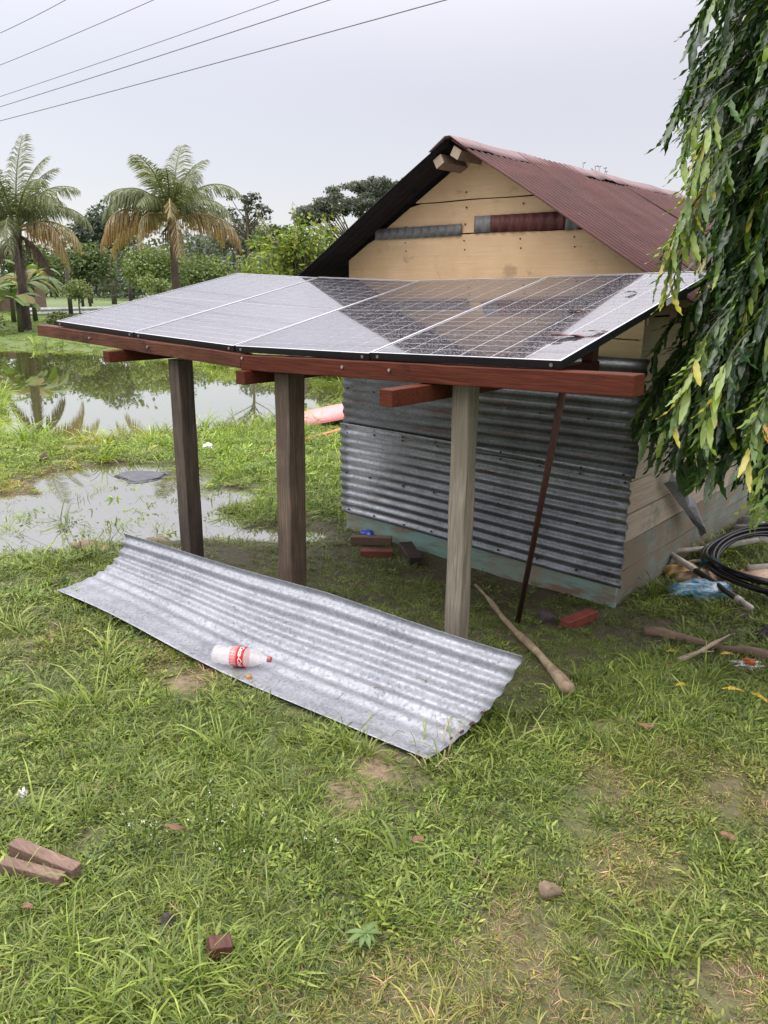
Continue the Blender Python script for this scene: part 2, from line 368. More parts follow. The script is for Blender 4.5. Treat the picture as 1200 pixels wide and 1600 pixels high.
def puddle_m(u, v):                             # ~1 inside the flooded patch
    a = 1 - np.hypot((u + 3.2) / 2.1, (v - 6.55) / 1.25); b = 1 - np.hypot((u + 2.9) / 1.1, (v - 8.3) / .9); c = 1 - np.hypot((u + 1.75) / .55, (v - 7.6) / .45)
    e = 1 - np.hypot((u + .95) / .5, (v - 6.4) / .3)
    return np.clip(np.maximum(np.maximum(a * 1.6, b * 1.2), np.maximum(c * .9, e * .8)), -1, 1)
def terrain(X, Y, detail=True):
    X = np.asarray(X, float); Y = np.asarray(Y, float)
    u = RT[0] * X + RT[1] * Y; v = FW[0] * X + FW[1] * Y
    a = sstep((Y - 3.05) / 1.35)
    z = -.25 * a - .1 * sstep((-4.9 - X) / .9) * (1 - a)
    b = sstep((v - 5.4) / 1.2)
    z = z * (1 - b) + b * (-.215)
    z = z - .12 * sstep((v - 9.3) / 3.5)
    z = z + .32 * sstep((v - 26) / 14)
    pm = puddle_m(u, v); z = np.where(pm > -.25, z * (1 - sstep((pm + .25) * 1.6)) + (-.288) * sstep((pm + .25) * 1.6), z)
    sd = pond_sd(u, v)
    z = np.where(sd > -1.2, z + (-.95 - z) * sstep((sd + 1.2) / 3.0), z)
    if detail:
        nr = np.clip(1 - v / 30, .15, 1)
        z = z + .022 * fbm(X * 1.6, Y * 1.6, 11) * nr + .012 * fbm(X * 7, Y * 7, 3) * nr
    return z
def tz(x, y): return float(terrain(np.array([x]), np.array([y]))[0])
def UV(u, v): return (RT[0] * u + FW[0] * v, RT[1] * u + FW[1] * v)

def axis(a, b, step, far, g):
    x = list(np.arange(a, b + 1e-6, step)); s = step
    while x[-1] < far: s *= g; x.append(x[-1] + s)
    return x
vs_ = axis(.2, 14, .085, 900, 1.07); lo = []; s = .085; q = .2
while q > -40: s *= 1.12; q -= s; lo.append(q)
vs_ = np.array(lo[::-1] + vs_)
us_ = axis(0, 5.5, .09, 700, 1.08); us_ = np.array([-q for q in us_[:0:-1]] + us_)
U, V = np.meshgrid(us_, vs_)
X = RT[0] * U + FW[0] * V; Y = RT[1] * U + FW[1] * V
Z = terrain(X, Y)
nu, nv = len(us_), len(vs_)
idx = np.arange(nu * nv).reshape(nv, nu)
Fc = np.stack([idx[:-1, :-1], idx[:-1, 1:], idx[1:, 1:], idx[1:, :-1]], -1).reshape(-1, 4)
WORN = [(-.62, 2.75, .32), (-.75, 2.15, .28), (-1.0, 2.5, .2), (-.85, 1.65, .2), (-.35, 1.85, .25)]
bare = np.zeros(X.shape)
for (dx, dy, r) in WORN: bare = np.maximum(bare, .25 * sstep(1.2 - np.hypot(X - dx, Y - dy) / r + .8 * fbm(X * 5, Y * 5, 9)))
for (dx, dy, r) in DIRT: bare = np.maximum(bare, sstep(1.5 - np.hypot(X - dx, Y - dy) / r + .5 * fbm(X * 6, Y * 6, 8)))
farm = sstep((V - 10) / 14)
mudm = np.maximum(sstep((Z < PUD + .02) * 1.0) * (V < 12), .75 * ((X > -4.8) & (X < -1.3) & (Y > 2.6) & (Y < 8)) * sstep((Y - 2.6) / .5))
Cc = np.stack([bare, farm, mudm], -1).reshape(-1, 3)
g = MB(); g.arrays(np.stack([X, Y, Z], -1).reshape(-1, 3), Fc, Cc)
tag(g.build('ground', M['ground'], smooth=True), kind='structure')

w = MB(); c = [(-70, 10), (8, 10), (8, 34), (-70, 34)]
w.add([(*UV(a, b), -.5) for a, b in c], [(0, 1, 2, 3)]); tag(w.build('pond', M['pond']), kind='structure')
w = MB(); c = [(-6.5, 4.9), (-.3, 4.9), (-.3, 9.2), (-6.5, 9.2)]
w.add([(*UV(a, b), PUD) for a, b in c], [(0, 1, 2, 3)]); tag(w.build('puddle', M['puddle']), kind='structure')
HX0_, HX1_, HY0_, HY1_ = -4.49, -1.985, 4.72, 7.6
# ------------------------------------------------------------------ grass: many real blades, scattered as clumps
def clump(name, nb, rad, hmin, hmax, wid, lie, cols, seed, curve=1., seg=3):
    r = np.random.default_rng(seed); m = MB()
    for k in range(nb):
        a = r.uniform(0, 2 * math.pi); d = rad * math.sqrt(r.uniform(0, 1)); x, y = d * math.cos(a), d * math.sin(a)
        h = r.uniform(hmin, hmax); w_ = wid * r.uniform(.6, 1.25); az = r.uniform(0, 2 * math.pi) if r.random() < .5 else a + r.normal(0, .6)
        e0 = R_(90) - abs(r.normal(lie, .35)); tw = az + R_(90) + r.normal(0, .3)
        c0 = np.array(cols[r.integers(len(cols))]) * r.uniform(.7, 1.3)
        p = np.array([x, y, -.01]); vs = []; el = e0; side = np.array([math.cos(tw), math.sin(tw), r.normal(0, .25)])
        for i in range(seg):
            f = i / seg; ww = w_ * (1 - .55 * f ** 1.5) * (.7 if i == 0 else 1)
            vs += [p - side * ww / 2, p + side * ww / 2]
            p = p + h / seg * np.array([math.cos(el) * math.cos(az), math.cos(el) * math.sin(az), math.sin(el)])
            el -= curve * r.uniform(.25, .75)
            if p[2] < .004: p[2] = .004; el = max(el, 0)
        vs.append(p)
        fs = [(2 * i, 2 * i + 1, 2 * i + 3, 2 * i + 2) for i in range(seg - 1)] + [(2 * seg - 2, 2 * seg - 1, 2 * seg)]
        o = len(m.v); m.add(vs, fs, 0, c0)
        for i in range(2): m.c[o + i] = tuple(c0 * .8)
    return m
def weedclump(nl, rad, L, W, cols, seed, lift=.02):
    r = np.random.default_rng(seed); m = MB()
    for k in range(nl):
        a = r.uniform(0, 6.283); d = rad * math.sqrt(r.uniform(0, 1)); el = r.uniform(.1, .9); l_ = L * r.uniform(.6, 1.2); w_ = W * r.uniform(.6, 1.2)
        p = np.array([d * math.cos(a), d * math.sin(a), r.uniform(.3, 1) * lift]); az = a + r.normal(0, .8)
        t_ = np.array([math.cos(el) * math.cos(az), math.cos(el) * math.sin(az), math.sin(el)]); s_ = np.array([-math.sin(az), math.cos(az), r.normal(0, .2)])
        up = np.cross(t_, s_) * -1
        vs = [p, p + t_ * l_ * .35 - s_ * w_ / 2 + up * .1 * w_, p + t_ * l_ * .35 + s_ * w_ / 2 + up * .1 * w_, p + t_ * l_ * .4 - up * .08 * w_, p + t_ * l_ * .72 - s_ * w_ * .36 - np.array([0, 0, l_ * .05]), p + t_ * l_ * .72 + s_ * w_ * .36 - np.array([0, 0, l_ * .05]), p + t_ * l_ - np.array([0, 0, l_ * .16])]
        m.add(vs, [(0, 3, 1), (0, 2, 3), (1, 3, 6, 4), (3, 2, 5, 6)], 0, np.array(cols[r.integers(len(cols))]) * r.uniform(.75, 1.25))
    return m
G1, G2, G3, DRY, DRY2, DK = (.112, .172, .026), (.160, .226, .034), (.225, .28, .055), (.37, .31, .16), (.24, .165, .085), (.065, .105, .025)
sets = [clump('a', 26, .055, .045, .11, .0050, .75, [G1, G2, G1, G3], 1), clump('b', 28, .06, .035, .09, .0048, 1.05, [G1, G2, G2, DRY], 2),
        clump('c', 20, .05, .06, .13, .0052, .55, [G2, G3, G1, DK], 3), clump('d', 24, .065, .05, .10, .0065, 1.2, [G1, DK, G2, G3], 4),
        clump('e', 22, .07, .05, .12, .004, 1.35, [DRY, DRY2, G3, G2], 5, .4), clump('f', 14, .03, .14, .26, .0065, .35, [G2, G1, G3], 6, .8, 4),
        weedclump(20, .05, .028, .012, [G1, G2, DK], 7), weedclump(16, .045, .04, .012, [G2, G3, G1], 8), clump('g', 18, .05, .06, .15, .008, .8, [G2, G1, G3], 9, 1.1, 4)]
lib = bpy.data.collections.new('grass_clumps')
for i, m in enumerate(sets):
    o = m.build('clump_%02d' % i, M['grass']); COL.objects.unlink(o); lib.objects.link(o)

def scatter(name, pos, rot, scl, tint, ix, collection):
    me = bpy.data.meshes.new(name); me.vertices.add(len(pos)); me.vertices.foreach_set('co', pos.ravel())
    a = me.attributes.new('rot', 'FLOAT_VECTOR', 'POINT'); a.data.foreach_set('vector', rot.ravel())
    a = me.attributes.new('scl', 'FLOAT', 'POINT'); a.data.foreach_set('value', scl)
    a = me.attributes.new('ix', 'INT', 'POINT'); a.data.foreach_set('value', ix.astype(np.int32))
    a = me.attributes.new('tint', 'FLOAT_COLOR', 'POINT'); a.data.foreach_set('color', np.concatenate([tint, np.ones((len(pos), 1))], 1).ravel())
    o = bpy.data.objects.new(name, me); COL.objects.link(o)
    ng = bpy.data.node_groups.new(name, 'GeometryNodeTree'); N = ng.nodes
    ng.interface.new_socket('Geometry', in_out='INPUT', socket_type='NodeSocketGeometry'); ng.interface.new_socket('Geometry', in_out='OUTPUT', socket_type='NodeSocketGeometry')
    gi, go = N.new('NodeGroupInput'), N.new('NodeGroupOutput'); ci = N.new('GeometryNodeCollectionInfo'); ci.inputs[0].default_value = collection
    ci.inputs[1].default_value = True; ci.inputs[2].default_value = True; iop = N.new('GeometryNodeInstanceOnPoints'); iop.inputs['Pick Instance'].default_value = True
    def att(n_, t_):
        q = N.new('GeometryNodeInputNamedAttribute'); q.data_type = t_; q.inputs[0].default_value = n_; return q.outputs[0]
    ng.links.new(gi.outputs[0], iop.inputs['Points']); ng.links.new(ci.outputs[0], iop.inputs['Instance']); ng.links.new(att('ix', 'INT'), iop.inputs['Instance Index'])
    ng.links.new(att('rot', 'FLOAT_VECTOR'), iop.inputs['Rotation']); ng.links.new(att('scl', 'FLOAT'), iop.inputs['Scale']); ng.links.new(iop.outputs[0], go.inputs[0])
    md = o.modifiers.new('scatter', 'NODES'); md.node_group = ng
    return o
def in_poly_sheet(X, Y): return (X > -4.3) & (X < -1.62) & (Y > 2.06) & (Y < 2.52)
Ps, Rs, Ss, Ts, Is = [], [], [], [], []
bands = [(.9, 3.0, 1500, .80, .62), (3.0, 5.0, 900, .92, .62), (5.0, 8.5, 330, 1.3, .62), (8.5, 14, 130, 1.9, .62), (14, 24, 80, 2.1, .62), (24, 60, 14, 3.6, .6)]
for v0, v1, dens, sc_, hw in bands:
    area = (v1 - v0) * 2 * (hw * v1 + .9); n = int(area * dens); u = rng.uniform(-(hw * v1 + .9), hw * v1 + .9, n); v = rng.uniform(v0, v1, n)
    x = RT[0] * u + FW[0] * v; y = RT[1] * u + FW[1] * v; z = terrain(x, y)
    nz = fbm(x * 1.3, y * 1.3, 21); nz2 = fbm(x * .5 + 9, y * .5, 31); nz3 = fbm(x * 5, y * 5, 41)
    keep = (pond_sd(u, v) < .1) & (z > np.where(v > 10, -.53, -9))
    keep &= ~((x > HX0_ - .05) & (x < HX1_ + .03) & (y > HY0_ - .06) & (y < HY1_ + .1))
    keep &= ~in_poly_sheet(x, y)
    wet = (z < PUD + .006) & (v < 9.3); keep &= ~(wet & (rng.uniform(0, 1, n) < .80 + .17 * (nz3 < .1)))
    for (dx, dy, r) in DIRT: keep &= ~((np.hypot(x - dx, y - dy) / r + .35 * nz3 < .85) & (rng.uniform(0, 1, n) < .93))
    for px_, py_ in ((-4.18, 2.86), (-3.17, 2.86), (-1.98, 2.84)): keep &= np.hypot(x - px_, y - py_) > .07
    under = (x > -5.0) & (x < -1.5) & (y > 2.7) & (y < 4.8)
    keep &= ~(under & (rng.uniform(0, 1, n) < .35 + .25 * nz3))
    worn = np.zeros(n)
    for (dx, dy, r) in WORN: worn = np.maximum(worn, sstep(1.2 - np.hypot(x - dx, y - dy) / r + .8 * nz3))
    keep &= ~(rng.uniform(0, 1, n) < .15 * worn)
    ebx = (v < 5) & (nz3 + .5 * nz < -.42); keep &= ~(ebx & (rng.uniform(0, 1, n) < .6))
    u, v, x, y, z, nz, nz2, nz3, under, worn = [q[keep] for q in (u, v, x, y, z, nz, nz2, nz3, under, worn)]; n = len(x)
    dry = sstep((nz * .6 + nz2 * .7 + nz3 * .25 - .12 + .25 * sstep((x + 1.6) / .8) * sstep((3.6 - y) / 1)) * 2.2)
    dry = np.maximum(dry, worn)
    lush = sstep((nz2 - nz * .5 + .1) * 2)
    rr_ = rng.uniform(0, 1, n); ix = rng.choice([0, 1, 2, 3, 0, 1, 3, 8], n)
    ix = np.where(rr_ < .38 * dry + .06, 4, ix); wp = sstep((fbm(x * 2.2 + 5, y * 2.2, 61) + .05) * 4); ix = np.where(rr_ > .92 - .5 * wp, 6, ix); ix = np.where(rr_ > .96 - .25 * wp, 7, ix)
    tall = (rng.uniform(0, 1, n) < .008 + .03 * (nz3 > .3)) & (v < 12) & ~under; ix = np.where(tall, 5, ix)
    bank = (pond_sd(u, v) > -.9) & (v > 9); ix = np.where(bank & (rr_ < .22), 5, ix)
    ix = np.where(under & (rr_ < .5), 1, ix)
    scl = sc_ * rng.uniform(.55, 1.3, n) * (1 + .35 * nz3) * (1 - .35 * dry) * (1 - .35 * under) * np.where(bank, 1.15, 1.)
    scl = np.where(v > 24, scl * .55, scl)
    tint = np.ones((n, 3)) * rng.uniform(.62, 1.3, (n, 1))
    tint *= (1 - dry[:, None]) + dry[:, None] * np.array([1.28, .98, 1.3])
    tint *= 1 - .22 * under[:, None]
    ff = sstep((v - 5) / 4)[:, None]; tint *= (1 - ff) + ff * np.array([1.2, 1.28, .85])
    tint *= (1 + .3 * nz3[:, None])
    Ps.append(np.stack([x, y, z - .004], -1)); Rs.append(np.stack([rng.normal(0, .12, n), rng.normal(0, .12, n), rng.uniform(0, 6.283, n)], -1)); Ss.append(scl); Ts.append(tint); Is.append(ix)
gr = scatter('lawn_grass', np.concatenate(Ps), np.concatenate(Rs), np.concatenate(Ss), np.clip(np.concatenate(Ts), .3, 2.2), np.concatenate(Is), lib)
tag(gr, 'rough green lawn grass with dry straw patches around the shack and ponds', 'grass', kind='stuff')
# ------------------------------------------------------------------ corrugated sheets
def corrugated(name, mat, base, la, lb, parent=None, wl=.076, amp=.009, nb=10, thick=.0015, per=8, label=None):
    """base(a,b)->(point, normal); the waves run across a"""
    na = max(8, int(la / wl * per)); m = MB(); vs = []
    for i in range(na + 1):
        a = la * i / na; h = amp * math.sin(2 * math.pi * a / wl)
        for j in range(nb + 1):
            p, n = base(a, lb * j / nb); vs.append(Vector(p) + Vector(n) * h)
    fs = [(i * (nb + 1) + j, (i + 1) * (nb + 1) + j, (i + 1) * (nb + 1) + j + 1, i * (nb + 1) + j + 1) for i in range(na) for j in range(nb)]
    m.add(vs, fs); o = m.build(name, mat, parent, smooth=True, thick=thick)
    if label: o['label'] = label
    return o

# ------------------------------------------------------------------ house
HX0, HX1, HY0, HY1 = -4.49, -1.985, 4.72, 7.6
RX, RZ, SL = -3.31, 2.765, .586                 # ridge line and slope
house = thing('shack', 'cream gabled wooden shack with maroon tin roof and corrugated lower wall', 'house', (RX, HY0, -.25))
def roofz(x): return RZ - SL * abs(x - RX)
def gable_plank(z0, z1, x0, x1, y=HY0, th=.025, mat='cream'):
    cap = lambda x, z: min(z, roofz(x) - .035)
    xs = [x0 + (x1 - x0) * i / 24 for i in range(25)]
    xs = sorted(set(xs + [RX]))
    xs = [x for x in xs if cap(x, z1) > z0 + .004]
    # extend to the exact point where the roof cuts the plank's lower edge
    for s_ in (-1, 1):
        xe = RX + s_ * (RZ - .035 - z0) / SL
        if x0 < xe < x1: xs.append(xe - s_ * .003)
    xs = sorted(xs); n = len(xs); vs = []
    for x in xs:
        wob = .0025 * math.sin(x * 9 + z0 * 31)
        top = max(z0 + .002, cap(x, z1 + wob)); vs += [(x, y, z0 + wob), (x, y, top), (x, y + th, z0 + wob), (x, y + th, top)]
    fs = []
    for i in range(n - 1):
        a, b = 4 * i, 4 * i + 4
        fs += [(a, b, b + 1, a + 1), (a + 2, a + 3, b + 3, b + 2), (a + 1, b + 1, b + 3, a + 3), (a, a + 2, b + 2, b)]
    fs += [(0, 1, 3, 2), (4 * n - 4, 4 * n - 2, 4 * n - 1, 4 * n - 3)]
    m = MB(); m.add(vs, fs); return m.build('wall_plank', M[mat], house)
gable_plank(1.745, 2.205, HX0, HX1); gable_plank(2.211, 2.425, HX0, HX1, HY0 + .006); gable_plank(2.433, 2.75, HX0, HX1, HY0 + .002)
# planks behind and above the corrugated sheets
for z0, z1 in ((1.545, 1.737), (1.36, 1.538)):
    gable_plank(z0, z1, HX0, HX1, HY0 + .004, mat='cream_dull')
for k in range(7): gable_plank(-.05 + k * .2, .145 + k * .2, HX0, HX1, HY0 + .012, mat='dark_in')
# a faint painted blot on the plank over the sheets
m = MB(); pts = [(-2.22 + .055 * math.cos(q / 12 * 6.283) * (1 + .2 * math.sin(q)), HY0 + .0015, 1.63 + .028 * math.sin(q / 12 * 6.283)) for q in range(12)]
pts2 = [(x, y + .003, z) for x, y, z in pts]
m.add(pts + pts2, [tuple(range(12))] + [(i, (i + 1) % 12, 12 + (i + 1) % 12, 12 + i) for i in range(12)])
m.build('blue_paint_spot', plain('blue_paint', (.05, .14, .30), .5), house)
# sill plank, bowed and peeling, with the bottom rising slightly to the left
m = MB(); n = 16; vs = []
for i in range(n + 1):
    x = HX0 - .01 + (HX1 - HX0 + .015) * i / n; f = i / n
    zb = -.285 + .045 * f + .006 * math.sin(f * 17); zt = -.045 + .008 * math.sin(f * 6)
    vs += [(x, HY0 - .03, zb), (x, HY0 - .03, zt), (x, HY0, zb), (x, HY0, zt)]
fs = []
for i in range(n): a, b = 4 * i, 4 * i + 4; fs += [(a, b, b + 1, a + 1), (a + 1, b + 1, b + 3, a + 3), (a, a + 2, b + 2, b), (a + 2, a + 3, b + 3, b + 2)]
fs += [(0, 1, 3, 2), (4 * n, 4 * n + 2, 4 * n + 3, 4 * n + 1)]
m.add(vs, fs); m.build('sill_plank', M['sill'], house)['label'] = 'turquoise sill plank with peeling paint'
# corrugated wall sheets, waves level
def wallsheet(x0, x1, z0, z1, dy, mat, seed, sag=0):
    r = random.Random(seed)
    def base(a, b):
        edge = .006 * math.sin(a * 31 + seed) + .004 * math.sin(a * 77)
        f = b / (x1 - x0); x = x0 + b + (edge if f in (0, 1) or f > .99 or f < .01 else 0)
        return (x, HY0 - .034 - dy - .008 * math.sin(f * 5 + seed) * math.sin(a * 3), z0 + a - sag * f * (1 - f) * 4 + .012 * math.sin(f * 4 + seed) * 1), (0, -1, 0)
    return corrugated('wall_sheet', M[mat], base, z1 - z0, x1 - x0, house, nb=24, amp=.0095)
wallsheet(HX0 - .055, -1.945, -.075, .715, .012, 'galv_wall', 1)
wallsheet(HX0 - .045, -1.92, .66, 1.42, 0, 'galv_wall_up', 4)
m = MB()
for z in (-.03, .30, .655, .70, 1.02, 1.36):
    for k in range(9):
        x = HX0 + .02 + k * .31 + rng.normal(0, .02); zz = z + rng.normal(0, .008); m.tube([(x, HY0 - .052, zz), (x, HY0 - .060, zz)], .008, 7)

for z in (1.80, 2.10, 2.16, 2.27, 2.38, 2.48):
    for x in (-4.42, -3.9, -3.36, -2.9, -2.5, -2.05):
        if z < roofz(x) - .08: m.tube([(x + .01 * math.sin(z * 90), HY0 + .003, z), (x + .01 * math.sin(z * 90), HY0 - .003, z)], .006, 6)
m.build('nail_heads', M['rod'], house)['kind'] = 'stuff'
# two corrugated strips over the vent gaps in the gable
def strip(x0, x1, z0, z1, mat, lbl, tilt=0):
    def base(a, b): return (x0 + a, HY0 - .012, z0 + b + tilt * a), (0, -1, 0)
    corrugated('vent_strip', mat, base, x1 - x0, z1 - z0, house, nb=1, amp=.0055)['label'] = lbl
strip(-4.20, -3.385, 2.185, 2.265, M['galv_strip'], 'grey corrugated strip over the vent gap', .012)
strip(-3.275, -3.14, 2.208, 2.318, M['galv_strip'], 'short grey corrugated strip')
strip(-3.14, -2.57, 2.208, 2.318, M['rust_strip'], 'rust red corrugated strip over the vent gap')
strip(-2.57, -2.47, 2.200, 2.300, M['galv_strip'], 'grey end piece of the vent strip')
# side wall planks
edges = [-.25, -.01, .20, .395, .62, .84, 1.06, 1.27, 1.47, 1.68, 1.86]
m = MB(); m.box((HX1 - .065, HY0 + .03, -.25), (HX1 - .012, HY0 + .09, 1.9)); m.build('corner_post', M['dark_in'], house)
for k in range(len(edges) - 1):
    z0, z1 = edges[k] + .004, edges[k + 1] - .004
    m = MB(); xo = HX1 - .008 + (k % 3) * .003; n = 10; vs = []
    for i in range(n + 1):
        y = HY0 + .005 + (HY1 - HY0) * i / n; wb = .003 * math.sin(y * 4 + k * 2)
        vs += [(xo, y, z0 + wb), (xo + .0, y, z1 + wb), (xo - .022, y, z0 + wb), (xo - .022, y, z1 + wb)]
    fs = []
    for i in range(n): a, b = 4 * i, 4 * i + 4; fs += [(a, b, b + 1, a + 1), (a + 1, b + 1, b + 3, a + 3), (a, a + 2, b + 2, b), (a + 2, a + 3, b + 3, b + 2)]
    fs += [(0, 1, 3, 2), (4 * n, 4 * n + 2, 4 * n + 3, 4 * n + 1)]
    m.add(vs, fs); m.build('side_plank', M['cream_dull' if k > 5 else ('side2' if k in (0, 1) else 'side')], house)
# corner trim and a cleat under the eave, seen past the end of the panels
m = MB(); m.box((HX1 - .004, HY0 + .02, 1.63), (HX1 + .016, HY0 + .11, 1.82)); m.build('eave_cleat', M['raw_end'], house)
m = MB(); m.box((HX1 + .25, HY0 - .25, 1.66), (HX1 + .29, HY1 + .6, 1.745)); m.build('eave_board', M['grey_offcut'], house)
m = MB()
m.box((HX0, HY0 + .04, -.2), (HX0 + .025, HY1, 1.9)); m.build('left_wall', M['dark_in'], house)
m = MB(); yb = HY1 - .03
m.add([(HX0, yb, -.25), (HX1 - .04, yb, -.25), (HX1 - .04, yb, roofz(HX1) - .05), (RX, yb, RZ - .06), (HX0, yb, roofz(HX0) - .05)] + [(a, yb + .025, b) for a, b in ((HX0, -.25), (HX1 - .04, -.25), (HX1 - .04, roofz(HX1) - .05), (RX, RZ - .06), (HX0, roofz(HX0) - .05))],
      [(0, 1, 2, 3, 4), (9, 8, 7, 6, 5)] + [(i, (i + 1) % 5, 5 + (i + 1) % 5, 5 + i) for i in range(5)]); m.build('back_wall', M['side'], house)
m = MB(); m.box((HX0 - .02, HY0 + .02, -.27), (HX0 + .1, HY0 + .12, -.02)); m.build('footing_block', M['grey_offcut'], house)
# roof: sheets laid side by side down each slope, sheet edges lapped
RY0, RY1 = 4.42, 8.3
sn = Vector((SL, 0, 1)).normalized(); ct = Vector((1, 0, -SL)).normalized()
def roofsheet(side, y0, y1, lift, length, mat, seed, start=.03):
    nrm = (side * sn.x, 0, sn.z)
    def base(a, b):
        s_ = start + b; droop = -.012 * (b / length) ** 2 * math.sin(a * 2 + seed)
        jag = (.008 * math.sin(a * 8.3 + seed) if b > length * .99 else 0)
        return (RX + side * ct.x * (s_ + jag), y0 + a, RZ + ct.z * s_ + lift + droop + .006 * math.sin(b * 3 + seed)), nrm
    return corrugated('roof_sheet', mat, base, y1 - y0, length, house, nb=14, per=8, amp=.012, wl=.0762)
ys = [RY0, 5.21, 6.0, 6.78, 7.56, RY1]
for k in range(5):
    lf = .014 + .009 * (k % 2)
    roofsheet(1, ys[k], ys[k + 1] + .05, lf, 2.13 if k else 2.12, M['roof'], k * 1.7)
    o = roofsheet(-1, ys[k], ys[k + 1] + .05, lf, 1.95, M['roof_under'], k * 2.3); o['label'] = 'dark roof sheet on the left slope'
# ridge cap
m = MB(); n = 60; vs = []
for i in range(n + 1):
    y = RY0 - .01 + (RY1 - RY0 + .03) * i / n; lift = .030 + .004 * math.sin(i * .55) + (.014 if 30 < i < 34 else 0)
    for q, (dx, dz) in enumerate(((-.15, -.088), (-.07, -.036), (-.02, -.004), (.02, -.004), (.07, -.036), (.15, -.088))):
        vs.append((RX + dx, y, RZ + lift + dz + (.003 * math.sin(i * 1.9) if q in (0, 5) else 0)))
m.add(vs, [(i * 6 + j, i * 6 + 6 + j, i * 6 + 7 + j, i * 6 + 1 + j) for i in range(n) for j in range(5)])
m.build('ridge_cap', roofmat('pale_ridge_cap', (.16, .09, .09), (.24, .16, .16), (.1, .06, .06), .45, .1), house, smooth=True, thick=.003)
# rafters and purlins under the roof, with two sawn beam ends at the ridge
for dx, dz in ((-.095, -.115), (.045, -.075)):
    m = MB(); Mx = Matrix.Translation((RX + dx, 0, RZ + dz)) @ Matrix.Rotation(R_(30 if dx > 0 else -30), 4, 'Y')
    m.box((-.036, RY0 + .03, -.032), (.036, RY0 + .034, .032), 1, Mx); m.box((-.036, RY0 + .034, -.032), (.036, RY1 - .1, .032), 0, Mx)
    m.build('ridge_beam', [M['grey_offcut'], M['raw_end']], house, bevel=.003)
for side in (-1, 1):
    for s_ in (.75, 1.35, 1.85):
        if side > 0 and s_ > 1.8: continue
        m = MB(); Mx = Matrix.Translation((RX + side * ct.x * s_, 0, RZ + ct.z * s_ - .035)) @ Matrix.Rotation(side * math.atan(SL), 4, 'Y')
        m.box((-.03, HY0 + .03, -.02), (.03, HY1, .02), 0, Mx); m.build('purlin', M['dark_in'], house)
# little weeds growing on the ridge
m = MB()
for k in range(6):
    x, y = RX + rng.normal(0, .03), 6.5 + rng.normal(0, .12); h = rng.uniform(.02, .05)
    m.tube([(x, y, RZ + .03), (x + rng.normal(0, .01), y, RZ + .03 + h)], .0018, 4, col=(.07, .07, .03))
    for j in range(4):
        a = rng.uniform(0, 6.28); m.add([(x, y, RZ + .03 + h), (x + .02 * math.cos(a), y + .02 * math.sin(a), RZ + .04 + h), (x + .01 * math.cos(a + .8), y + .01 * math.sin(a + .8), RZ + .025 + h)], [(0, 1, 2)], 0, (.09, .09, .04))
tag(m.build('roof_weeds', M['leaf'], None), 'tiny dry weeds growing on the shack roof ridge', 'weeds')
# torn flashing hanging on the side wall
m = MB(); vs = []; n = 8
A0, A1 = Vector((-1.95, 5.25, .55)), Vector((-1.88, 5.98, -.02))
for i in range(n + 1):
    f = i / n; p = A0.lerp(A1, f); wd = .03 + .07 * math.sin(math.pi * min(1, f * .9 + .15)) + .012 * math.sin(i * 4.1)
    for j in range(4):
        g_ = j / 3; vs.append((p.x + .05 * g_ * (1 - g_) * 2 + .02 * math.sin(f * 9) * g_ + .02 * g_, p.y + wd * g_ * .8 + .008 * math.sin(i * 2.1), p.z + wd * g_ * 1.1 + rng.normal(0, .012)))
m.add(vs, [(i * 4 + j, i * 4 + 4 + j, i * 4 + 5 + j, i * 4 + 1 + j) for i in range(n) for j in range(3)])
tag(m.build('torn_flashing', M['flap'], None, thick=.002), 'crumpled grey metal flashing hanging against the shack side wall', 'sheet metal')

# ------------------------------------------------------------------ panel stand
stand = thing('timber_stand', 'open timber stand of red beams on three posts carrying the solar panels', 'stand', (-3.1, 2.8, 0))
def post(x0, x1, y0, y1, mat, zt, dx=0, zb=-.15, lbl=None):
    m = MB(); n = 12; vs = []
    for i in range(n + 1):
        f = i / n; z = zb + (zt - zb) * f; o = dx * (1 - f); w_ = .002 * math.sin(z * 13)
        vs += [(x0 + o + w_, y0, z), (x1 + o + w_, y0 + w_, z), (x1 + o - w_, y1, z), (x0 + o, y1, z)]
    fs = [(4 * i + j, 4 * i + (j + 1) % 4, 4 * i + 4 + (j + 1) % 4, 4 * i + 4 + j) for i in range(n) for j in range(4)] + [(3, 2, 1, 0), (4 * n, 4 * n + 1, 4 * n + 2, 4 * n + 3)]
    m.add(vs, fs); o = m.build('post', M[mat], stand, bevel=.006); o['label'] = lbl
P_ = [(-4.235, -4.125, 2.80, 2.91, 'post_dark', 1.395, 0, 'dark weathered post'), (-3.23, -3.115, 2.80, 2.92, 'post_brown', 1.39, -.02, 'brown weathered post'), (-2.03, -1.937, 2.80, 2.88, 'post_grey', 1.435, 0.0, 'pale grey brown post')]
for x0, x1, y0, y1, mt, zt, dx, lb in P_: post(x0, x1, y0, y1, mt, zt, dx, lbl=lb)
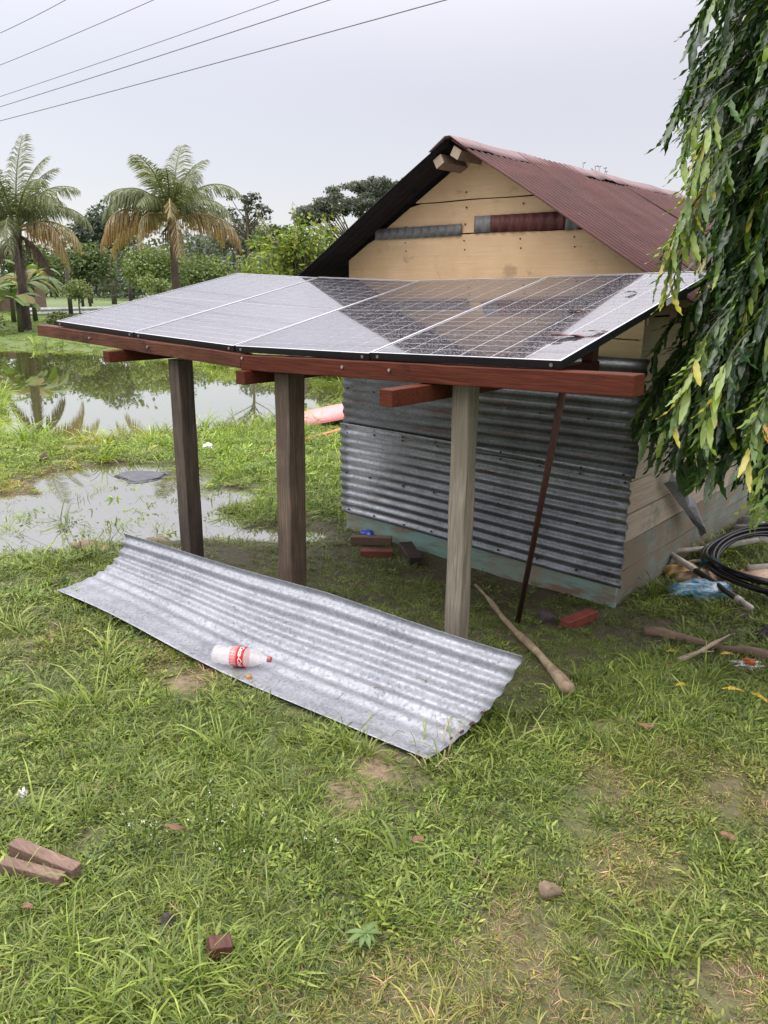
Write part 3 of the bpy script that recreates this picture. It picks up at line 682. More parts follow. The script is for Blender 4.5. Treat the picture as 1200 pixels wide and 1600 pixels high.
def bar(name, a, b, w_, h, mat, parent, up=Vector((0, 0, 1)), bev=.004, lbl=None):   # a, b: top centre line
    a, b = Vector(a), Vector(b); t_ = (b - a).normalized(); s_ = t_.cross(up).normalized(); u_ = s_.cross(t_)
    n = 18; vs = []; q = random.Random(int(abs(a.x) * 1000) + int(abs(a.y) * 100))
    for i in range(n + 1):
        p = a.lerp(b, i / n); j = [q.uniform(-.0018, .0018) for _ in range(4)]
        vs += [p - s_ * (w_ / 2 + j[0]) - u_ * (h + j[1]), p + s_ * (w_ / 2 + j[2]) - u_ * (h + j[1] * .5), p + s_ * (w_ / 2 + j[2] * .6) + u_ * j[3], p - s_ * (w_ / 2 + j[0] * .7) + u_ * j[3] * .4]
    m = MB(); m.add(vs, [(4 * i + k, 4 * i + (k + 1) % 4, 4 * i + 4 + (k + 1) % 4, 4 * i + 4 + k) for i in range(n) for k in range(4)] + [(3, 2, 1, 0), (4 * n, 4 * n + 1, 4 * n + 2, 4 * n + 3)])
    o = m.build(name, mat, parent, bevel=bev)
    if lbl: o['label'] = lbl
    return o
bm1 = bar('beam', (-5.755, 2.755, 1.548), (-3.40, 2.755, 1.482), .09, .078, M['beam_brown'], stand, lbl='brown front beam, left length')
bm2 = bar('beam', (-3.397, 2.755, 1.478), (-1.155, 2.755, 1.548), .095, .082, M['beam_red'], stand, lbl='red front beam, right length')
bar('rear_beam', (-5.7, 4.3, 1.875), (-3.4, 4.3, 1.842), .08, .08, M['beam_brown'], stand)
bar('rear_beam', (-3.39, 4.3, 1.842), (-1.6, 4.3, 1.872), .08, .08, M['beam_brown'], stand)
for x, z, y0 in ((-4.62, 1.432, 2.60), (-3.35, 1.398, 2.66), (-2.12, 1.430, 2.45)):
    bar('rafter', (x, y0, z), (x, 4.36, z), .075, .072, M['beam_red'], stand)
    m = MB(); m.box((x - .035, 4.265, z - .002), (x + .035, 4.335, 1.79)); m.build('strut', M['beam_brown'], stand)
for x, z in ((-5.0, 1.490), (-3.38, 1.462), (-2.62, 1.47), (-4.3, 1.47), (-2.32, 1.478)):
    m = MB(); m.tube([(x, 2.712, z), (x, 2.7, z)], .0075, 8); m.build('screw', M['steel'], bm1 if x < -3.39 else bm2)

# ------------------------------------------------------------------ solar panels
near = [(-5.51, 2.735, 1.582), (-4.497, 2.735, 1.547), (-3.482, 2.735, 1.520), (-2.474, 2.735, 1.542), (-1.466, 2.735, 1.572)]
farz = [1.938, 1.908, 1.887, 1.910, 1.940]
cell_me = None
PW, PL, PH = 1.002, 1.684, .034
names = ['solar panel at the far left end, above the brown beam', 'second solar panel from the left, all white with sky reflection', 'third solar panel from the left, half in the shack reflection', 'solar panel at the right end, with dead leaves lying on it']
cw, chh = .1560, .0775
mc = MB(); mc.box((0, 0, 0), (cw, chh, .0008)); bpy_cell = mc
for k in range(4):
    A = Vector(near[k]); B = Vector(near[k + 1]); ex = (B - A).normalized()
    zf = .5 * (farz[k] + farz[k + 1]) - .5 * (A.z + B.z); ey = Vector((0, math.sqrt(PL ** 2 - zf ** 2), zf)); ey = (ey - ex * ey.dot(ex)).normalized(); ez = ex.cross(ey)
    Mx = Matrix((ex, ey, ez)).transposed().to_4x4(); Mx.translation = A + ex * .005 - ez * PH + Vector((0, 0, .004 * (k == 3)))
    pn = thing('solar_panel', names[k], 'solar panel', M=Mx, group='solar panels in a row on the timber stand')
    m = MB(); fw_ = .012
    for a, b in (((0, 0, 0), (PW, fw_, PH)), ((0, PL - fw_, 0), (PW, PL, PH)), ((0, fw_, 0), (fw_, PL - fw_, PH)), ((PW - fw_, fw_, 0), (PW, PL - fw_, PH))): m.box(a, b)
    m.box((0, fw_, 0), (.03, PL - fw_, .002)); m.box((PW - .03, fw_, 0), (PW, PL - fw_, .002))
    fr = m.build('frame', M['anod'], pn, local=True, bevel=.0012)
    m = MB()
    for a, b in (((.0015, .0015), (PW - .0015, .0105)), ((.0015, PL - .0105), (PW - .0015, PL - .0015)), ((.0015, .0105), (.0105, PL - .0105)), ((PW - .0105, .0105), (PW - .0015, PL - .0105))):
        m.box((*a, PH - .0005), (*b, PH + .0006))
    m.build('lip_highlight', M['frame_highlight'], pn, local=True)  # thin strips on the frame rim carrying the painted highlight
    m = MB(); m.box((fw_, fw_, PH - .008), (PW - fw_, PL - fw_, PH - .003)); m.build('backsheet', M['backsheet'], pn, local=True)
    if cell_me is None:
        cell_o = mc.build('cell', M['cell'], pn, local=True); cell_me = cell_o.data; first = cell_o
    px0, py0 = .021, .020
    for i in range(6):
        for j in range(20):
            if first is not None: o = first; first = None
            else: o = bpy.data.objects.new('cell', cell_me); COL.objects.link(o)
            o.parent = pn; o.location = (px0 + i * .1612, py0 + j * .0821 + (.002 if j >= 10 else 0), PH - .003)
    for x in (.045, PW - .045):
        m = MB(); m.tube([(x, .001, .016), (x, -.003, .016)], .008, 8); m.build('bolt', M['steel'], fr, local=True)
    if k == 3:
        m = MB(); m.box((PW + .0003, 1.02, .004), (PW + .0012, 1.09, PH - .003)); m.build('sticker', M['print_white'], fr, local=True)
P3 = Mx.copy()                                   # frame of the right-hand panel
def onpanel(x, y, z=.0): return P3 @ Vector((x, y, PH - .002 + z))

# ------------------------------------------------------------------ fallen leaves and other leaf-like scraps
def curled_leaf(name, lbl, p, L, W, ang, mat, curl=.3, tilt=(0, 0), cat='leaf', grp=None, n=8):
    m = MB(); vs = []; sk = (p[0] * 37 + p[1] * 53) % 6
    Mx = Matrix.Translation(Vector(p)) @ Matrix.Rotation(ang, 4, 'Z') @ Matrix.Rotation(tilt[0], 4, 'X') @ Matrix.Rotation(tilt[1], 4, 'Y')
    for i in range(n + 1):
        f = i / n; wd = W * .5 * math.sin(math.pi * (.06 + .9 * f)) ** .8; y = L * (f - .5); wd *= 1 + .3 * math.sin(f * 9 + sk)
        for q in (-1, -.5, 0, .5, 1):
            vs.append(Mx @ Vector((y, q * wd + .10 * L * math.sin(f * 3 + sk), curl * W * (q * q) * .6 + curl * L * .25 * math.sin(f * 3.1) + .06 * W * math.sin(f * 14 + q * 3))))
    m.add(vs, [(i * 5 + j, i * 5 + 5 + j, i * 5 + 6 + j, i * 5 + 1 + j) for i in range(n) for j in range(4)])
    return tag(m.build(name, mat, None, smooth=True, thick=.0012), lbl, cat, grp)
curled_leaf('fallen_leaf', 'long dark red leaf lying near the right panel edge', onpanel(.84, .33, .006), .17, .05, .15, M['redleaf'], .12)
curled_leaf('fallen_leaf', 'pale tan curled leaf beside the dark red one on the panel', onpanel(.94, .42, .006), .11, .03, .7, M['raw_end'], .12)
curled_leaf('fallen_leaf', 'small grey brown curled leaf on the right panel', onpanel(.66, .78, .006), .09, .04, -.2, M['grey_offcut'], .2)
curled_leaf('fallen_leaf', 'tiny dark leaf highest up on the right panel', onpanel(.76, 1.17, .006), .06, .025, .5, M['black_wood'], .2)

# ------------------------------------------------------------------ curved corrugated sheet on the grass
def lean(a, b):                                   # a across (0 low edge .. .80), b along 0..2.78
    f = min(a, .8) / .80 + max(0, a - .8); gx = b / 2.8
    Yb = 1.99 + .03 * math.sin(gx * 3.0) + .16 * gx ** 3
    top = .228 + .085 * min(1, gx * 1.6) - .02 * gx
    yy = Yb + (.57 - .02 * gx) * (1 - max(0, 1 - f) ** (1.55 - .35 * gx))
    yy += .004 * math.sin(gx * 7 + f * 3)
    zz = .014 + .030 * (1 - gx) ** 3 * (1 - f) + .003 * math.sin(gx * 13 + f * 6) * f + top * f ** (2.7 - .8 * gx) + .012 * math.sin(gx * 9) * (1 - f) + .02 * (1 - f) * math.sin(min(1, gx * 1.1) * 3.14)
    xx = -4.36 + b * .985 - .17 * f + .27 * f * gx
    return Vector((xx, yy, zz))
def lean_base(a, b):
    p = lean(a, b); dx = lean(a, b + .01) - p; dy = lean(a + .01, b) - p; n = dx.cross(dy).normalized(); return p, n * (.12 + .88 * min(1., max(0, a - .12) / .28))
sheet = corrugated('corrugated_sheet', M['galv_new'], lean_base, .80, 2.78, None, nb=40, amp=.0095, wl=.0985, per=10, thick=.0016)
tag(sheet, 'loose bowed corrugated zinc sheet lying on the grass against the posts', 'metal sheet')
for b_, a_, r_ in ((2.775, .42, .010), (2.775, .33, .012), (2.77, .26, .010), (2.76, .2, .008)):
    p, n = lean_base(a_, b_); m = MB(); vs = [p + n * .0112 + Vector((r_ * math.cos(q) * .7, r_ * math.sin(q) * 1.4, .001 * math.sin(q))) for q in np.linspace(0, 6.28, 9)[:-1]]
    vs2 = [v + Vector((0, 0, -.002)) for v in vs]
    m.add(vs + vs2, [tuple(range(8))] + [(i, (i + 1) % 8, 8 + (i + 1) % 8, 8 + i) for i in range(8)])
    m.build('rust_spot', M['rod'], sheet)

# plastic bottle
bp = lean(.11, 1.60); bc = Vector((bp.x + .0, bp.y + .0, bp.z + .052))
bd = Vector((.27, .152, .004)).normalized(); bs = Vector((0, 0, 1)).cross(bd).normalized(); bu = bd.cross(bs)
BM = Matrix((bd, bs, bu)).transposed().to_4x4(); BM.translation = bc - bd * .15
bottle = thing('plastic_bottle', 'clear empty drink bottle with red label on the zinc sheet', 'bottle', M=BM)
def lathe(m, prof, n=24, crush=None, mi=0):
    vs = []
    for x, r in prof:
        for j in range(n):
            a = 2 * math.pi * j / n; rr = r * (1 + (crush(x, a) if crush else 0)); vs.append((x, rr * math.cos(a), rr * math.sin(a)))
    k = len(prof); m.add(vs, [(i * n + j, i * n + (j + 1) % n, i * n + n + (j + 1) % n, i * n + n + j) for i in range(k - 1) for j in range(n)], mi)
cr = lambda x, a: -.14 * max(0, math.sin(a * 3 + x * 60)) * (1 if x < .09 else .15)
m = MB(); lathe(m, [(0, .012), (.004, .036), (.015, .046), (.03, .047), (.045, .042), (.055, .047), (.075, .044), (.09, .047), (.10, .0475), (.175, .0475), (.19, .047), (.215, .043), (.24, .034), (.262, .022), (.275, .0145), (.285, .013), (.295, .013)], crush=cr)
m.build('bottle_body', M['pet'], bottle, smooth=True, local=True)
m = MB(); lathe(m, [(.104, .0485), (.138, .0487)]); lbk = m.build('label_back', M['label_pale'], bottle, smooth=True, local=True, thick=.0006)
m = MB(); lathe(m, [(.138, .0488), (.176, .0485)]); lrd = m.build('label', M['red_label'], bottle, smooth=True, local=True, thick=.0006)
m = MB(); lathe(m, [(.288, .0001), (.288, .0155), (.304, .015), (.306, .013), (.306, .0001)]); m.build('cap', M['cap'], bottle, smooth=True, local=True, sharp=40)
def wraptext(txt, size, x_at, a0, rad, mat, parent, shear=.3):
    cu = bpy.data.curves.new('lettering', 'FONT'); cu.body = txt; cu.size = size; cu.shear = shear; cu.align_x = 'CENTER'; cu.align_y = 'CENTER'; cu.offset = size * .02
    to = bpy.data.objects.new('lettering', cu); COL.objects.link(to)
    me = bpy.data.meshes.new_from_object(to, depsgraph=bpy.context.evaluated_depsgraph_get())
    bpy.data.objects.remove(to)
    bm = bmesh.new(); bm.from_mesh(me); bmesh.ops.triangulate(bm, faces=bm.faces)
    bmesh.ops.subdivide_edges(bm, edges=[e for e in bm.edges if e.calc_length() > size * .25], cuts=1)
    for v in bm.verts:
        a = a0 + v.co.x / rad; x = x_at + v.co.y; v.co = Vector((x, rad * math.cos(a), rad * math.sin(a)))
    bm.to_mesh(me); bm.free(); me.materials.clear(); me.materials.append(mat)
    o = bpy.data.objects.new('lettering', me); COL.objects.link(o); o.parent = parent
wraptext('Coca-Cola', .029, .158, R_(150), .0497, M['print_white'], lrd)
for k in range(5):
    m = MB(); a = R_(200 - 18 * k)
    m.box((.108, -.0006, 0), (.133, .0006, .0005), M=Matrix.Rotation(a - math.pi / 2, 4, 'X') @ Matrix.Translation((0, 0, .0492))); m.build('fine_print', M['print_white'], lbk, local=True)
p = lean(.045, 1.72)
#NUT#
# thin dry stalks on the sheet
SL_ = ['straw beside the bottle base', 'straw near the lower sheet edge right of the bottle', 'straw on the middle of the right sheet half', 'straw closest to the lower right sheet corner', 'straw high on the middle of the sheet']
for q, (a_, b_) in enumerate(((.20, 1.52), (.14, 2.2), (.3, 2.35), (.1, 2.6), (.5, 1.2))):
    p = lean(a_, b_) + Vector((0, 0, .014)); m = MB(); an = q * 1.3
    m.tube([p, p + Vector((.03 * math.cos(an), .03 * math.sin(an), .012)), p + Vector((.07 * math.cos(an + .5), .06 * math.sin(an + .5), .003))], .0014, 5)
    tag(m.build('straw', M['dryleaf']), 'thin dry ' + SL_[q], 'straw', 'straws on the loose zinc sheet')

# rusty rod propped on the front beam
m = MB(); m.tube([(-2.294, 3.951, -.23), (-1.90, 3.40, .62), (-1.49, 2.822, 1.50)], [.017, .016, .016], 10)
tag(m.build('rusty_rod', M['rod'], smooth=True), 'thin rusty red rod propped from the grass up to the red beam', 'rod')

# ------------------------------------------------------------------ timber scraps
def block(name, lbl, p, size, ang, mat, cat='wood block', tilt=0, grp=None, bev=.004, z=None):
    m = MB(); sx, sy, sz = size
    Mx = Matrix.Translation((p[0], p[1], (tz(p[0], p[1]) if z is None else z) + sz * .5 + .004)) @ Matrix.Rotation(ang, 4, 'Z') @ Matrix.Rotation(tilt, 4, 'Y')
    n = 6; vs = []
    for i in range(n + 1):
        f = i / n - .5; wv_ = .02 * math.sin(i * 2.3 + sx * 40)
        for a, b in ((-.5, -.5), (.5, -.5), (.5, .5), (-.5, .5)): vs.append(Mx @ Vector((f * sx + (a + b) * .03 * sy * (i in (0, n)), a * sy * (1 + wv_), b * sz * (1 - wv_))))
    m.add(vs, [(4 * i + j, 4 * i + (j + 1) % 4, 4 * i + 4 + (j + 1) % 4, 4 * i + 4 + j) for i in range(n) for j in range(4)] + [(3, 2, 1, 0), (4 * n, 4 * n + 1, 4 * n + 2, 4 * n + 3)])
    return tag(m.build(name, mat, None, bevel=bev), lbl, cat, grp)
def ang(a, b): return math.atan2(b[1] - a[1], b[0] - a[0])
block('timber_offcut', 'red wet timber offcut in the grass right of the rod', (-2.03, 4.27), (.30, .075, .06), R_(80), M['brick_wood'])
block('timber_offcut', 'short red timber offcut lying in front of the grey pile', (-3.86, 4.37), (.26, .07, .05), R_(40), M['brick_wood'])
block('timber_offcut', 'grey timber offcut leaning at the shack corner', (-4.06, 4.53), (.34, .07, .07), R_(38), M['brown_offcut'])
block('timber_offcut', 'dark chunky timber offcut beside the red one', (-3.62, 4.50), (.30, .11, .08), R_(-35), M['black_wood'], tilt=R_(6))
block('split_plank', 'front half of a split brown plank in the grass', (-2.165, .803), (.23, .038, .045), R_(24), M['brown_offcut'], z=.012)
block('split_plank', 'rear half of a split brown plank in the grass', (-2.185, .853), (.27, .042, .05), R_(19), M['brown_offcut'], tilt=R_(3), z=.018)
block('timber_offcut', 'small dark red wooden block deep in the foreground grass', (-1.49, 1.02), (.065, .05, .06), R_(62), M['brick_dark'], z=-.005, tilt=R_(12))
block('scrap_plank', 'thin orange plank on the grass before the pond', (-7.75, 7.23), (2.0, .09, .035), R_(102), M['orange_wood'], cat='plank')
def rock(name, lbl, p, s, mat, cat='stone', seed=0, z=None, sub=3):
    bm = bmesh.new(); bmesh.ops.create_icosphere(bm, subdivisions=sub, radius=1); r = random.Random(seed); ph = [r.uniform(0, 6) for _ in range(6)]
    for v in bm.verts:
        c = v.co; k = 1 + .18 * math.sin(c.x * 3 + ph[0]) + .15 * math.sin(c.y * 4 + ph[1]) + .12 * math.sin(c.z * 5 + ph[2]) + .08 * math.sin(c.x * 9 + c.y * 8 + ph[3])
        v.co = Vector((c.x * s[0] * k, c.y * s[1] * k, max(c.z, -.4) * s[2] * k))
    me = bpy.data.meshes.new(name); bm.to_mesh(me); bm.free(); me.materials.append(mat); me.polygons.foreach_set('use_smooth', [True] * len(me.polygons))
    o = bpy.data.objects.new(name, me); COL.objects.link(o); o.location = (p[0], p[1], (tz(p[0], p[1]) if z is None else z) + s[2] * .4); o.rotation_euler.z = r.uniform(0, 6)
    return tag(o, lbl, cat)
rock('stone', 'dark round stone between the rod and the red offcut', (-2.19, 4.13), (.065, .06, .06), M['dark_stone'], seed=1)
rock('stone', 'brown pointed stone in the foreground grass', (-.90, 1.86), (.032, .026, .036), M['stone'], seed=2)
rock('stone', 'small dark stone left of the red block', (-1.70, .99), (.022, .02, .026), M['dark_stone'], seed=3)
rock('stone', 'dark reddish stone by the long log', (-1.06, 4.95), (.10, .07, .045), M['dark_stone'], seed=4)
rock('flat_stone', 'flat grey slab half sunk at the near edge of the puddle', (-5.05, 2.62), (.20, .08, .02), M['stone'], seed=5)
rock('flat_stone', 'flat grey slab right behind the zinc sheet end', (-4.95, 3.1), (.17, .08, .02), M['stone'], seed=6)
rock('flat_stone', 'flat grey slab in the grass left of the first post', (-4.83, 3.45), (.14, .06, .018), M['stone'], seed=7)
rock('tree_stump', 'little brown stump in the grass by the pond', (-8.967, 4.126), (.035, .04, .08), M['bark'], 'stump', seed=8)
# long mottled stick with a broken end
m = MB(); a, b = Vector((-2.888, 4.347, tz(-2.888, 4.347) + .03)), Vector((-1.453, 3.001, .04)); pts = []
for i in range(15):
    f = i / 14; p = a.lerp(b, f); p += Vector((.008 * math.sin(f * 9), .008 * math.sin(f * 6 + 1), 0)); p.z = max(p.z, tz(p.x, p.y) + .03); pts.append(p)
m.tube(pts, [.011 + .014 * (i / 14) + .003 * math.sin(i * 2.2) + .0025 * math.sin(i * 5.1) + (.010 if i > 12 else 0) for i in range(15)], 10)
tag(m.build('long_stick', M['stick'], smooth=True), 'long mottled tan stick lying in the grass by the right post', 'stick')
m = MB(); a, b = Vector((-1.66, 4.44, -.225)), Vector((-.85, 4.60, -.215)); pts = [a.lerp(b, i / 10) + Vector((0, .015 * math.sin(i), .006 * math.sin(i * 2))) for i in range(11)]
m.tube(pts, [.028 + .010 * math.sin(i * .9) for i in range(11)], 8); tag(m.build('rotting_log', M['grey_offcut'], smooth=True), 'thin rotting brown log sunk in the grass before the pipes', 'log')
m = MB(); m.tube([(-1.33, 4.14, -.2), (-1.27, 4.28, -.18), (-1.24, 4.42, -.17), (-1.20, 4.60, -.16)], [.02, .012, .014, .004], 7); m.tube([(-1.27, 4.28, -.18), (-1.20, 4.33, -.17)], [.008, .003], 6)
tag(m.build('twig', M['raw_end'], smooth=True), 'pale forked twig lying across the rotting log', 'twig')

# ------------------------------------------------------------------ junk by the side wall
pp = thing('white_pipe_frame', 'grubby white plastic pipe elbow with a black sleeved end', 'pipe', (-2.05, 5.76, -.23))
m = MB(); m.tube([(-2.05, 5.76, -.13), (-1.83, 6.07, -.13), (-1.60, 6.52, -.12)], .022, 12); m.build('back_pipe', M['pvc'], pp, smooth=True)
m = MB(); m.tube([(-2.05, 5.76, -.13), (-1.74, 5.52, -.14)], .024, 12); m.build('front_pipe', M['pvc'], pp, smooth=True)
m = MB(); m.tube([(-2.08, 5.745, -.13), (-2.01, 5.745, -.13)], .029, 12); m.build('elbow', M['pvc'], pp, smooth=True)
m = MB(); m.tube([(-1.74, 5.52, -.14), (-1.36, 5.25, -.17)], .022, 12); m.build('black_sleeve', M['blackpipe'], pp, smooth=True)
m = MB(); m.tube([(-1.36, 5.25, -.17), (-1.325, 5.225, -.172)], .026, 12); m.tube([(-1.325, 5.225, -.172), (-1.24, 5.165, -.18)], .02, 12); m.build('pipe_fitting', M['pvc'], pp, smooth=True)
m = MB(); m.tube([(-1.9, 5.85, -.2), (-1.77, 5.98, -.19)], .014, 8); tag(m.build('thin_pipe', M['pvc'], smooth=True), 'thin white pipe scrap under the elbow', 'pipe')
m = MB(); m.tube([(-1.50, 5.95, -.19), (-1.05, 6.45, -.17), (-.6, 6.9, -.16)], .035, 10); tag(m.build('fat_pipe', M['pvc'], smooth=True), 'fat pale pipe lying beyond the black hose', 'pipe')
# coil of black hose
hs = thing('hose_coil', 'coil of black hose standing on the grass beside the shack', 'hose', (-1.3, 6.1, -.22))
hc = Vector((-1.33, 6.02, -.05)); rr = random.Random(3)
for k in range(9):
    pts = []; R1 = .50 + .024 * (k % 5) + rr.uniform(-.012, .012); off = rr.uniform(-.03, .03); zl = .012 + .028 * (k // 2)
    a0 = rr.uniform(0, 6)
    for i in range(49):
        a = a0 + i / 48 * 2 * math.pi
        x = R1 * math.cos(a); y = R1 * .95 * math.sin(a) + off
        bun = 1 - .6 * max(0, math.cos(a - 2.6)) ** 3
        q = Vector((hc.x + x * .92 + .05, hc.y + y, -.22 + .02 + zl * bun + .16 * max(0, math.sin(a - .5)) ** 1.5 + .01 * math.sin(a * 3 + k)))
        pts.append(q)
    m = MB(); m.tube(pts, .0135, 8, cap=False); m.build('hose_loop', M['hose'], hs, smooth=True)
m = MB(); a = 3.75; c_ = Vector((hc.x + .92 * .55 * math.cos(a) + .05, hc.y + .55 * math.sin(a) * .95, -.17))
for k in range(5): m.tube([c_ + Vector((.075 * math.cos(q), .02 * (k - 2), .075 * math.sin(q))) for q in np.linspace(0, 6.28, 13)], .004, 5, cap=False)
m.build('tie_string', M['string'], hs)
def crumple(name, lbl, p, s, mat, cat, seed, amp=.35, rz=0):
    bm = bmesh.new(); bmesh.ops.create_icosphere(bm, subdivisions=4, radius=1); r = random.Random(seed); ph = [r.uniform(0, 6) for _ in range(9)]
    for v in bm.verts:
        c = v.co.copy(); k = 1 + amp * (.5 * math.sin(c.x * 4 + ph[0] + 2 * math.sin(c.y * 3 + ph[1])) + .3 * math.sin(c.y * 7 + c.z * 5 + ph[2]) + .25 * abs(math.sin(c.x * 11 + c.z * 9 + ph[3])))
        v.co = Vector((c.x * s[0] * k, c.y * s[1] * k, max(c.z, -.2) * s[2] * k))
    me = bpy.data.meshes.new(name); bm.to_mesh(me); bm.free(); me.materials.append(mat); me.polygons.foreach_set('use_smooth', [True] * len(me.polygons))
    o = bpy.data.objects.new(name, me); COL.objects.link(o); o.location = (p[0], p[1], (p[2] if len(p) > 2 else tz(p[0], p[1])) + s[2] * .2); o.rotation_euler.z = rz
    return tag(o, lbl, cat)
crumple('plastic_bag', 'crumpled blue and purple printed film bag under the pipe', (-1.62, 5.33), (.20, .10, .09), M['film'], 'bag', 1, rz=.7)
crumple('plastic_bag', 'yellow crumpled bag inside the white elbow', (-1.88, 5.66), (.13, .08, .07), M['yellowbag'], 'bag', 2, rz=.6)
crumple('tan_sack', 'tan smooth sack between the bag and the hose', (-1.70, 5.62), (.22, .10, .08), M['tan'], 'sack', 3, .15, rz=.8)
crumple('tan_sack', 'tan sack partly under the black hose coil', (-1.38, 6.02), (.22, .14, .06), M['tan'], 'sack', 5, .15, rz=.8)
crumple('woven_sack', 'grey crumpled woven sack behind the hose against the wall', (-1.72, 6.95), (.20, .14, .12), M['sack'], 'sack', 4)
wr = crumple('snack_wrapper', 'crumpled silver wrapper holding orange scraps', (-1.04, 4.42), (.075, .045, .02), M['foil'], 'wrapper', 6, .6, rz=.7)
o = crumple('food_scrap', None, (0, 0, 0), (.035, .03, .02), M['orange_mush'], None, 7, .5); o.parent = wr; o.location = (.01, 0, .02)
del_ = [k for k in o.keys() if k in ('label', 'category')]
for k in del_: del o[k]
crumple('paper_scrap', 'tiny crumpled white paper in the left foreground grass', (-2.64, .985), (.022, .016, .016), M['white'], 'litter', 8, .5)
crumple('paper_scrap', 'white plastic scrap on the grass between puddle and pond', (-8.22, 5.95), (.07, .05, .05), M['white'], 'litter', 9, .5)
crumple('plastic_scrap', 'small bright green plastic scrap on the grass near the puddle', (-6.84, 5.59), (.06, .05, .03), plain('green_plastic', (.03, .30, .10), .4), 'litter', 10, .5)
crumple('plastic_scrap', 'blue plastic scrap tucked under the shack sill', (-4.22, 4.66), (.06, .03, .04), plain('blue_plastic', (.03, .08, .45), .4), 'litter', 11, .5)
lf = [(-.94, 3.80, .11, .03, .3, 'yleaf', 'yellow green long leaf on the right lawn'), (-.82, 3.83, .10, .03, -.6, 'yleaf', 'orange yellow leaf at the right picture edge'), (-1.12, 3.55, .07, .03, 1.2, 'yleaf', 'small yellow leaf near two brown ones'),
      (-1.2, 3.62, .08, .03, .2, 'dryleaf', 'brown leaf beside a small yellow leaf'), (-1.3, 3.9, .06, .04, .1, 'dryleaf', 'reddish brown leaf on the lawn below the log'), (-1.15, 4.40, .08, .025, .5, 'yleaf', 'bright yellow leaf next to the silver wrapper'),
      (-1.33, 1.73, .06, .035, .9, 'dryleaf', 'orange brown leaf in the grass right of the dirt patches'), (-2.0, 1.22, .11, .03, .7, 'dryleaf', 'curled brown leaf in the middle of the foreground'),
      (-2.02, .72, .05, .03, .4, 'dryleaf', 'rust red leaf just below the split plank'), (-.55, 2.45, .07, .04, .3, 'dryleaf', 'pinkish brown leaf on the right border of the lawn'), (-1.05, 2.95, .10, .03, .2, 'dryleaf', 'brown leaf on the worn patch beyond the sheet'),
      (-1.4, 4.2, .07, .03, 1., 'yleaf', 'faded yellow leaf by the pale twig')]
for x, y, L, W, a, mt, lb in lf: curled_leaf('fallen_leaf', lb, (x, y, tz(x, y) + .04), L * (.75 if mt == 'dryleaf' else 1), W * (.65 if mt == 'dryleaf' else .8), a, M[mt], .5, tilt=(.2, .1))
p = lean(.045, 1.72); rock('nut', 'small golden brown nut lying on the zinc sheet below the bottle', (p.x, p.y), (.018, .013, .012), plain('golden_brown', (.42, .22, .04), .35), 'nut', 13, z=p.z)
# round mat in the puddle
rock('rubber_mat', 'dark round rubber mat lying in the flooded grass', (-7.652, 4.643), (.29, .25, .014), M['rubber'], 'mat', 12, z=PUD)
# upturned pink boat shell by the pond with a bent handle and a white strap
bt = thing('pink_boat_shell', 'small faded pink upturned boat shell at the pond edge behind the shack', 'boat', (-9.1, 8.8, -.36))
m = MB(); n = 16; vs = []
for i in range(n + 1):
    f = i / n; wd = .42 * math.sin(math.pi * (.08 + .88 * f)) ** .7; h = .30 * math.sin(math.pi * (.1 + .8 * f)) ** .5
    for j in range(9):
        q = j / 8 * 2 - 1; vs.append((-9.35 + 1.3 * f - q * wd * .5, 8.35 + .95 * f + q * wd * .9, -.34 + .14 * f * f + h * .7 * (1 - q * q) ** .8 + .18 * f))
m.add(vs, [(i * 9 + j, i * 9 + 9 + j, i * 9 + 10 + j, i * 9 + 1 + j) for i in range(n) for j in range(8)]); m.build('hull', M['pink'], bt, smooth=True, thick=.012)
m = MB(); m.tube([(-8.95, 7.95, -.34), (-9.02, 8.05, .02), (-9.1, 8.2, .1), (-8.9, 8.15, .13)], .014, 7); m.tube([(-8.2, 8.7, -.34), (-8.3, 8.85, .1), (-8.35, 8.9, .32)], .013, 7); m.build('handle', M['blackpipe'], bt, smooth=True)
m = MB(); m.tube([(-8.25, 8.85, -.3), (-8.2, 9.05, .0), (-8.1, 9.2, .2)], .02, 7); m.build('strap', M['white'], bt, smooth=True)
m = MB(); m.tube([(-8.35, 7.6, -.25), (-8.1, 7.95, -.28), (-7.75, 8.35, -.3)], .02, 7); tag(m.build('branch_pole', M['raw_end'], smooth=True), 'bare branch lying between the pink shell and the shack', 'stick')

# ------------------------------------------------------------------ vegetation
def unit(v): return v / np.maximum(np.linalg.norm(v, axis=-1, keepdims=True), 1e-9)
def leaf_quads(m, C, size, colr, out=None, flat=.0, elong=1.7, seed=0):
    """C (n,3) centres: one bent leaf (two triangles) each"""
    r = np.random.default_rng(seed); n = len(C); d = unit(r.normal(0, 1, (n, 3)) * np.array([1, 1, .6]) + (out * .8 if out is not None else 0))
    d[:, 2] -= .15; d = unit(d); q = r.normal(0, 1, (n, 3)); s_ = unit(np.cross(d, q)); s_[:, 2] *= (1 - flat); s_ = unit(s_)
    L = size * r.uniform(.6, 1.3, (n, 1)); W = L / elong * r.uniform(.8, 1.2, (n, 1)); up = np.cross(d, s_)
    V_ = np.stack([C - d * L * .5, C + s_ * W * .5 + up * W * .15, C + d * L * .5, C - s_ * W * .5 + up * W * .15], 1).reshape(-1, 3)
    b = np.arange(n)[:, None] * 4; F1 = np.concatenate([b + [0, 1, 2], b + [0, 2, 3]], 0)
    m.arrays(V_, F1, np.repeat(colr, 4, 0))
